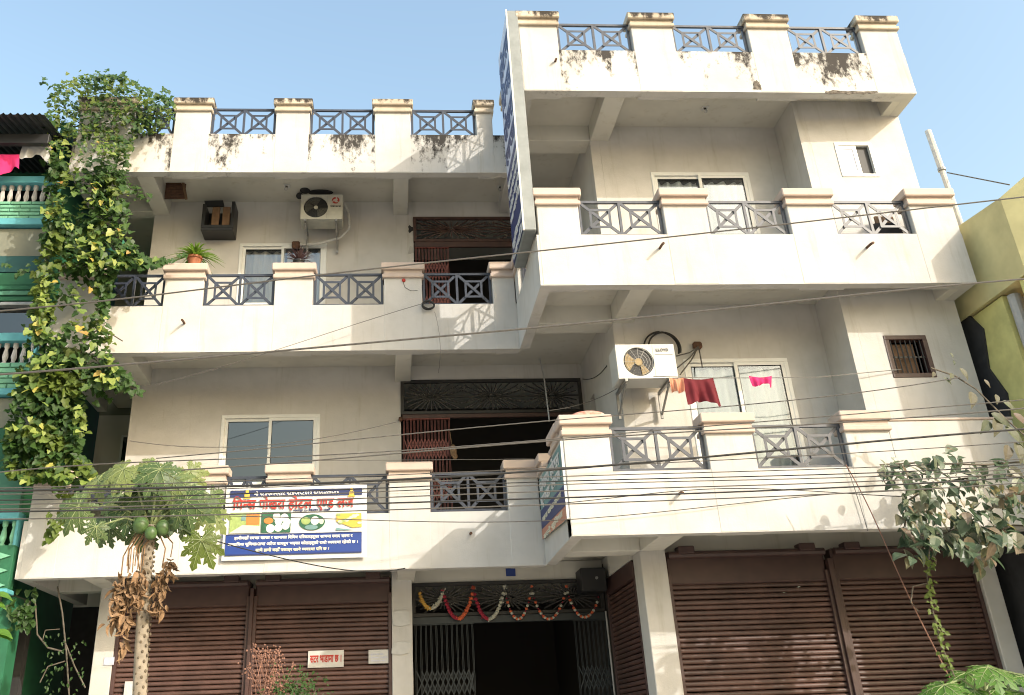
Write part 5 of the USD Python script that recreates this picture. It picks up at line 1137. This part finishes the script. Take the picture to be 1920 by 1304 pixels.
part(VN, 'yellowed_foliage', leafset(C[b], N[b], T[b], S[b], VT, VF), M['yvine'], 'patches of yellowed leaves', kind='stuff')
for i in near: part(VN, 'leaf', leafset(C[i:i + 1], N[i:i + 1], T[i:i + 1], S[i:i + 1], VT, VF), M['vine1'])
for pts, y in (([(62, 890), (80, 700), (70, 600), (90, 450), (110, 300), (150, 200)], -.05), ([(130, 900), (110, 780), (140, 690), (190, 560), (200, 420), (190, 300), (220, 210)], -.14), ([(150, 640), (190, 615), (230, 640)], -.12), ([(210, 690), (235, 725), (262, 728)], -.3), ([(230, 470), (280, 492), (330, 490)], -.1)):
    P = np.array([at(u, v, y) for u, v in pts]); part(VN, 'stem', MB().tube(P, np.linspace(.018, .008, len(P)), 5), M['bark'])
# sprays that hang free over parapets and beams
for k, (pts, nn) in enumerate((([(175, 640), (198, 660), (190, 690), (182, 720)], 26), ([(195, 690), (222, 715), (245, 728), (265, 735)], 26), ([(150, 760), (180, 745), (215, 735), (240, 722)], 22), ([(95, 960), (100, 990), (92, 1012)], 30), ([(215, 330), (245, 350), (262, 362), (275, 370)], 22), ([(240, 470), (275, 490), (310, 488), (345, 478)], 40), ([(110, 915), (130, 935), (120, 960), (105, 990)], 40), ([(160, 620), (190, 600), (205, 640)], 45), ([(290, 205), (305, 175), (320, 190)], 34), ([(180, 150), (190, 138), (215, 140), (235, 150)], 40), ([(90, 200), (110, 165), (75, 150)], 22), ([(0, 492), (30, 510), (60, 505), (100, 480)], 16), ([(60, 220), (85, 228), (95, 225)], 24))):
    q = np.array(pts, float); t_ = np.sort(rng.random(nn)) * (len(q) - 1); i = np.minimum(t_.astype(int), len(q) - 2); p_ = q[i] + (q[i + 1] - q[i]) * (t_ - i)[:, None] + rng.normal(0, 5, (nn, 2))
    yy = -.38 if k not in (4,) else .1
    Cc = np.array([at(u, v, yy + rng.normal(0, .05)) for u, v in p_]); Nn = np.stack([rng.normal(.2, .4, nn), np.full(nn, -1.), rng.uniform(.2, 1, nn)], 1); Tt = np.stack([rng.normal(0, .5, nn), np.full(nn, -.2), np.full(nn, -1.)], 1)
    part(VN, 'hanging_spray', leafset(Cc, Nn, Tt, rng.uniform(.06, .10, nn), VT, VF), M['yvine'] if k in (3, 6, 7) else M['vine'], kind='stuff')
# dry roots and shoots in the passage
DV = thing('dry_creeper', 'bare dry creeper stems in the dark passage at lower left', 'creeper')
for pts, r in (([(108, 1100), (117, 1150), (125, 1230), (130, 1310)], .011), ([(65, 1115), (70, 1190), (90, 1215), (118, 1222)], .011), ([(120, 1200), (140, 1250), (160, 1290)], .010), ([(122, 1240), (90, 1250), (75, 1280)], .008), ([(112, 1180), (85, 1182), (80, 1200)], .006)):
    part(DV, 'stem', MB().tube(np.array([at(u, v, .3) for u, v in pts]), r, 5), M['bark'])
nn = 70; q = rng.uniform((80, 1180), (165, 1304), (nn, 2)); Cc = np.array([at(u, v, .25) for u, v in q]); Nn = np.stack([rng.normal(0, .5, nn), np.full(nn, -1.), rng.normal(.5, .4, nn)], 1); Tt = np.stack([rng.normal(0, .7, nn), np.zeros(nn), np.full(nn, -1.)], 1)
part(DV, 'foliage', leafset(Cc, Nn, Tt, rng.uniform(.03, .06, nn), OT, OF), M['vine'], kind='stuff')
nn = 60; q = np.vstack([rng.uniform((15, 1100), (65, 1180), (nn, 2))]); Cc = np.array([at(u, v, .2) for u, v in q]); Nn = np.stack([rng.normal(0, .5, nn), np.full(nn, -1.), rng.normal(.5, .4, nn)], 1); Tt = np.stack([rng.normal(0, .7, nn), np.zeros(nn), np.full(nn, -1.)], 1)
part(DV, 'foliage', leafset(Cc, Nn, Tt, rng.uniform(.06, .10, nn), VT, VF), M['vine'], kind='stuff')

# ---------------------------------------------------------------- papaya
def papaya_leaf(c, tipdir, normal, size, seed, lobes=8):
    # deeply cut palmate leaf, drooping away from its centre; returns leaf and veins
    r_ = np.random.default_rng(seed)
    a, t_, n = frames(np.array([normal], float), np.array([tipdir], float)); a, t_, n = a[0], t_[0], n[0]
    mb, vb = MB(), MB()
    def place(x, y, lift=0.0):
        rr = math.hypot(x, y); z = -.42 * rr * rr / size + .10 * size * math.sin(7 * math.atan2(y, x)) * rr / size * .35 + lift
        return c + a * x + t_ * y + n * z
    for i in range(lobes):
        ang = math.radians(-140 + 280 * i / (lobes - 1)) + r_.normal(0, .05)
        L = size * (.62 + .42 * math.cos(ang * .5) ** 2) * r_.uniform(.9, 1.08); d = np.array([math.sin(ang), math.cos(ang)]); s = np.array([d[1], -d[0]])
        # outline of a lobe with side teeth
        ts = [0, .22, .36, .46, .55, .66, .74, .86, 1.0]; ws = [.04, .12, .13, .27, .13, .27, .11, .15, 0]
        ctr = [d * L * q for q in ts]; V = []
        for q, w_, o in zip(ts, ws, ctr):
            back = d * (L * .07 if w_ > .15 else 0)
            V += [place(*o), place(*(o + s * w_ * L * r_.uniform(.85, 1.1) + back)), place(*(o - s * w_ * L * r_.uniform(.85, 1.1) + back))]
        F = []
        for k in range(len(ts) - 1):
            p_, q = 3 * k, 3 * k + 3
            F += [[p_, p_ + 1, q + 1], [p_, q + 1, q], [p_, q, q + 2], [p_, q + 2, p_ + 2]]
        mb.add(V, F)
        vb.tube([place(*(d * L * q), .004) for q in (0, .3, .6, .92)], [.005, .004, .003, .0015], 3)
        for q in (.38, .56):
            for sg in (1, -1): vb.tube([place(*(d * L * q), .004), place(*(d * L * (q + .12) + s * sg * .15 * L), .005)], [.003, .001], 3)
    # webbing near the centre
    rim = [place(*(size * .30 * np.array([math.sin(q), math.cos(q)]))) for q in np.radians(np.linspace(-150, 150, 19))]
    mb.add([place(0, 0, .001)] + rim, [[0, i + 1, i + 2] for i in range(18)])
    return mb, vb
def papaya(name, label, base, topc, leaves, trunk_r, fruits, dead, seed, m_leaf='papaya'):
    r_ = np.random.default_rng(seed)
    t_ = thing(name, label, 'tree', (base[0], base[1], 0))
    pts = np.array([base * (1 - q) + topc * q + np.array([.02 * math.sin(q * 6), 0, 0]) for q in np.linspace(0, 1, 14)])
    trunk = part(t_, 'trunk', MB().tube(pts, np.linspace(trunk_r * 1.25, trunk_r * .8, 14), 14), M['papbark'], smooth=True)
    sc = MB()
    for i in range(230):
        q = 1 - (i / 230) * .7; an = i * 2.4; p_ = base * (1 - q) + topc * q; rr = trunk_r * (1.25 - .45 * q) * 1.0; rr *= .93; o = p_ + np.array([math.cos(an) * rr, math.sin(an) * rr, 0]); sc.ball(o, (.013, .013, .016), 1)
    part(trunk, 'leaf_scars', sc, M['scar'], kind='stuff', smooth=True)
    for (c, tip, nrm, size, k) in leaves:
        mb, vb = papaya_leaf(c, tip, nrm, size, seed * 100 + k)
        lf = part(t_, 'leaf', mb, M[m_leaf]); part(lf, 'veins', vb, M['vein'])
        s = topc + np.array([0, 0, r_.uniform(-.12, .05)]); mid = (s + c) / 2 + np.array([0, 0, .10])
        part(lf, 'leaf_stalk', MB().tube([s, mid, c], [.013, .011, .007], 5), M['vein'])
    for (c, r) in fruits: part(t_, 'fruit', MB().ball(c, (r, r, r * 1.15), 2), M['fruit'], smooth=True)
    return t_
M['papbark'] = mat('papaya_bark', (0.42, 0.36, 0.28), 0.9, vary=0.45, scale=11, bump=0.5, bscale=60)
M['scar'] = mat('leaf_scar_bark', (0.17, 0.135, 0.09), 0.9, vary=0.3, scale=20)
YP = -2.5
base = at(284, 1400, YP); base[2] = 0.1; base[0] = at(280, 1290, YP)[0] + .0
topc = at(283, 985, YP)
LV = []
spec = [(-95, 905, 0.30, 0), (148, 950, .34, 1), (185, 900, .36, 2), (205, 985, .30, 3), (232, 880, .34, 4), (262, 925, .36, 5), (268, 985, .34, 6), (300, 880, .34, 7), (325, 905, .36, 8), (318, 955, .34, 9), (350, 940, .36, 10), (375, 905, .33, 11), (390, 955, .34, 12), (415, 930, .30, 13), (245, 955, .30, 14), (355, 885, .30, 15), (175, 965, .28, 16), (290, 915, .34, 17), (225, 930, .32, 18), (400, 985, .26, 19), (285, 872, .24, 20), (340, 975, .26, 21)]
spec += [(250, 890, .3, 23), (395, 930, .28, 26)]
for u, v, s, k in [q_ for q_ in spec[1:] if q_[4 - 1] not in (13, 11, 19, 16)]:
    du, dv = (u - 283) / 150, (v - 950) / 70
    yy = YP + (.55 if k % 3 == 0 else -.35 if k % 3 == 1 else -.05) * (1 - .4 * abs(du))
    c = at(u, v, yy)
    tip = np.array([du * 1.1 + rng.normal(0, .25), -.3 if k % 3 else .2, -.9 - .5 * max(0, dv)]); nrm = np.array([du * .55 + rng.normal(0, .3), -1 + rng.normal(0, .2), .45 + rng.normal(0, .3) - .3 * max(0, dv)])
    LV.append((c, tip, nrm, s * .86, k))
fr = [(at(264, 985, YP - .12), .075), (at(305, 990, YP - .12), .07), (at(283, 1000, YP - .16), .06), (at(322, 985, YP), .055), (at(262, 1010, YP), .05)]
PT = papaya('papaya_tree', 'papaya tree with green fruit and withered skirt before the left shutters', base, topc, LV, .066, fr, None, 5)
# withered leaves hanging on long stalks
def dead_clump(c, w_, h, seed, dens=90):
    r_ = np.random.default_rng(seed); nn = dens
    P = c + np.stack([r_.normal(0, w_ * .45, nn), r_.normal(0, w_ * .35, nn), -h * r_.random(nn)], 1)
    N_ = r_.normal(0, 1, (nn, 3)) + (0, -.5, 0); T_ = np.stack([r_.normal(0, .35, nn), r_.normal(0, .35, nn), np.full(nn, -1.)], 1)
    return leafset(P, N_, T_, r_.uniform(.05, .11, nn), OT * (1, 1.1, 2.5), OF)
for k, (u, v, w_, h, s0) in enumerate(((240, 1075, .10, .42, (262, 1000)), (262, 1070, .09, .36, (268, 1005)), (304, 1065, .075, .42, (300, 1005)), (225, 1100, .07, .36, (255, 1000)), (320, 1045, .05, .2, (312, 1005)), (240, 1150, .03, .4, (245, 1110)))):
    c = at(u, v, YP - .08); dl = part(PT, 'withered_leaf', dead_clump(c, w_, h, 40 + k, 80 if k < 4 else 25), M['dryleaf'], 'brown withered leaf hanging down', kind='stuff')
    s = at(s0[0], s0[1], YP - .05); part(dl, 'dry_stalk', MB().tube([s, s * .5 + c * .5 + (-.05 if u < 283 else .04, 0, .03), c], .007, 4), M['dryleaf'])
for k in range(7):
    u = 246 + k * 5; a = at(u + 14, 1000, YP - .1); b = at(u - 8, 1062 + 6 * (k % 3), YP - .1)
    part(PT, 'dry_stalk', MB().tube([a, a * .6 + b * .4 + (-.05, 0, 0), b], .006, 4), M['dryleaf'])
for (u, v, s, k, dl) in ((378, 1035, .26, 50, 0), (180, 1010, .17, 51, 1)):
    mb, vb = papaya_leaf(at(u, v - 22, YP - .3), (.1 if not dl else -.2, -.1, -1), (.15, -1, .15), s, k)
    lf = part(PT, 'leaf', mb, M['yvine'] if not dl else M['papaya'], 'old leaf hanging alone'); part(lf, 'veins', vb, M['vein'])
    s = topc; e = at(u, v - 22, YP - .3); part(lf, 'leaf_stalk', MB().tube([s, (s + e) / 2 + (0, 0, .08), e], .008, 4), M['vein'])

# second papaya-like crown at the bottom right, its trunk below the frame
base2 = at(1840, 1304, -2.9); base2[2] = .1; top2 = at(1845, 1300, -2.9)
LV = []
for k, (u, v, s) in enumerate(((1770, 1285, .27), (1812, 1262, .27), (1852, 1252, .28), (1895, 1262, .27), (1930, 1270, .27), (1875, 1290, .28), (1825, 1296, .27), (1790, 1308, .27), (1915, 1300, .28), (1745, 1304, .24), (1960, 1290, .26))):
    du = (u - 1845) / 110; c = at(u, v, -2.9 + (.3 if k % 2 else -.3)); LV.append((c, np.array([du + rng.normal(0, .2), -.5, -.45]), np.array([du * .4, -.55, 1.1]), s, k))
P2 = papaya('papaya_tree', 'young papaya crown at the lower right corner of the picture', base2, top2, LV, .06, [], None, 6, 'bright')

# broad leaves at the lower left edge
LE = thing('young_plant', 'broad yellow-green leaves poking in at the lower left edge', 'plant', tuple(at(-20, 1304, -2.2) * (1, 1, 0)))
for k, (u, v, s, tx) in enumerate(((-12, 1112, .22, 1), (-10, 1182, .22, 1), (-8, 1190, .18, 1.0), (-14, 1130, .18, .8))):
    c = at(u, v, -2.2); part(LE, 'leaf', leafset(c[None], np.array([[.2, -.5, 1.]]), np.array([[tx, -.2, -.35 - .2 * (k % 2)]]), np.array([s]), OT, OF), M['bright'])
part(LE, 'stem', MB().tube([at(-22, 1500, -2.2) * (1, 1, 0), at(-20, 1250, -2.2), at(-14, 1112, -2.2)], .012, 5), M['bark'])

# bush before the left shutters
BU = thing('small_bush', 'small leafy bush at the bottom edge before the left shutters', 'bush', tuple(at(545, 1304, -.3) * (1, 1, 0)))
nn = 520; q = rng.normal((548, 1302), (24, 22), (nn, 2)); q = q[(q[:, 1] > 1232)]; nn = len(q)
Cc = np.array([at(u, v, -.3 + rng.normal(0, .12)) for u, v in q]); Nn = np.stack([rng.normal(.2, .5, nn), -.8 + rng.normal(0, .4, nn), .7 + rng.normal(0, .4, nn)], 1); Tt = rng.normal(0, 1, (nn, 3))
part(BU, 'foliage', leafset(Cc, Nn, Tt, rng.uniform(.03, .055, nn), OT, OF), M['vine'], kind='stuff')
mb = MB()
for k in range(9):
    a = at(540 + rng.normal(0, 6), 1400, -.3); b = at(548 + rng.normal(0, 26), 1290 + rng.normal(0, 18), -.3); mb.tube([a, (a + b) / 2 + rng.normal(0, .04, 3), b], .006, 4)
part(BU, 'stem', mb, M['bark'], kind='stuff')
TW = thing('dry_twigs', 'pinkish dry flowering twigs beside the small bush', 'twigs', tuple(at(500, 1304, -.3) * (1, 1, 0)))
mb = MB(); fl = MB()
for k in range(46):
    a = at(505 + rng.normal(0, 14), 1330, -.3); b = at(505 + rng.normal(0, 16), rng.uniform(1212, 1300), -.32 + rng.normal(0, .06)); m_ = (a + b) / 2 + rng.normal(0, .05, 3); mb.tube([a, m_, b], .003, 3)
    for j in range(7): fl.ball(b + rng.normal(0, .035, 3), rng.uniform(.007, .013), 1)
part(TW, 'stem', mb, M['twig'], kind='stuff'); part(TW, 'blossoms', fl, M['twig'], kind='stuff')

# ---------------------------------------------------------------- climber on the wires at the right
CL = thing('wire_climber', 'large leathery-leaved climber hanging on the wires at the right edge', 'climber')
YC = -2.75
PC = Polygon([(1640, 868), (1668, 850), (1700, 862), (1740, 852), (1800, 856), (1960, 862), (1960, 1010), (1925, 1030), (1880, 1012), (1852, 1052), (1815, 1046), (1760, 1010), (1745, 1040), (1700, 1052), (1684, 1010), (1688, 960), (1690, 915), (1662, 905)])
nC = 560
q = sample(PC, nC, lambda u, v: float(np.clip(2.0 * meshkit.fbm(np.array([u / 28, v / 28, 5.0]), 2, 5) - .3 + (.25 if v > 930 else 0), .05, 1)) * (.8 if v < 890 or u < 1690 else 1), rng)
extra = np.array([(1685, 885), (1660, 872), (1650, 862), (1644, 890), (1656, 888), (1668, 880), (1672, 915), (1696, 1030), (1705, 1048), (1790, 838), (1776, 842), (1660, 876), (1664, 893), (1648, 880), (1820, 1040), (1835, 1060), (1848, 1030), (1690, 990), (1910, 1025)])
q = np.vstack([q, extra])
rest_ = []; M['climb2'] = leafmat('climber_foliage', CLIMB, True, 0.38, 0.3, 0.5)
for i, (u, v) in enumerate(q[::-1]):
    c = at(u, v, YC + rng.normal(0, .22)); s = rng.uniform(.085, .175) * (1.25 if v > 985 else .95)
    lf = leafset(c[None], np.array([[rng.normal(.3, .5), -.8 + rng.normal(0, .4), .6 + rng.normal(0, .45)]]), np.array([[rng.normal(-.2, .6), rng.normal(0, .4), -1.]]), np.array([s]), OT * (1.1 if i % 3 else 1.4, 1, 1.3), OF)
    if i < 300: part(CL, 'leaf', lf, M['climb'])
    else: rest_.append(lf)
mb = MB()
for v_, f_ in rest_: mb.add(v_, f_)
part(CL, 'foliage', mb, M['climb2'], kind='stuff')
for k, pts in enumerate(([(1980, 860), (1850, 872), (1720, 868), (1650, 872)], [(1980, 900), (1860, 890), (1760, 905), (1700, 940), (1695, 1010)], [(1980, 950), (1880, 940), (1800, 990), (1740, 1010)], [(1980, 990), (1900, 985), (1840, 1010)], [(1745, 1010), (1738, 1080), (1750, 1150), (1765, 1210), (1790, 1270)], [(1738, 1094), (1712, 1100), (1708, 1130), (1722, 1146)])):
    part(CL, 'stem', MB().tube(np.array([at(u, v, YC + .05) for u, v in pts]), .010 if k < 4 else .007, 5), M['bark'])
nn = 110; t_ = rng.random(nn); qq = np.stack([np.interp(t_, [0, .3, .6, 1], [1742, 1742, 1758, 1775]) + rng.normal(0, 4.5, nn), 1040 + 215 * t_], 1)
Cc = np.array([at(u, v, YC + rng.normal(0, .03)) for u, v in qq]); Nn = np.stack([rng.normal(0, .5, nn), np.full(nn, -1.), rng.normal(.5, .4, nn)], 1); Tt = np.stack([rng.normal(0, .8, nn), np.zeros(nn), np.full(nn, -.6)], 1)
part(CL, 'hanging_spray', leafset(Cc, Nn, Tt, rng.uniform(.025, .06, nn), OT * (1.5, 1, 1), OF), M['yvine'], 'thin yellow-green spray hanging before the shutter', kind='stuff')
# loose shoot by the old window, and its bigger leaves at the right edge
CS = thing('loose_shoot', 'long leafy shoot reaching up beside the old brown bathroom window', 'shoot')
sp = [(1960, 850), (1890, 790), (1830, 730), (1790, 705), (1745, 690)]
part(CS, 'stem', MB().tube(np.array([at(u, v, -2.7) for u, v in sp]), .009, 5), M['bark'])
for i, (u, v, s, dx) in enumerate(((1822, 735, .17, -.35), (1858, 775, .20, .9), (1870, 785, .2, -.5), (1800, 690, .12, .2), (1785, 700, .09, -.5), (1770, 708, .08, .6), (1845, 712, .08, .3), (1752, 698, .07, -.6), (1884, 800, .2, .5), (1855, 790, .18, -.9), (1880, 752, .13, .8), (1905, 830, .2, -.2), (1900, 775, .16, .6), (1782, 662, .05, .1), (1788, 676, .05, -.2), (1915, 860, .2, .3), (1890, 835, .18, -.5), (1868, 740, .1, -.3))):
    c = at(u, v, -2.72); part(CS, 'leaf', leafset(c[None], np.array([[.2, -1, .25]]), np.array([[dx, -.1, -.8]]), np.array([s * 1.3]), OT * (.9, 1, 1), OF), M['shoot'])
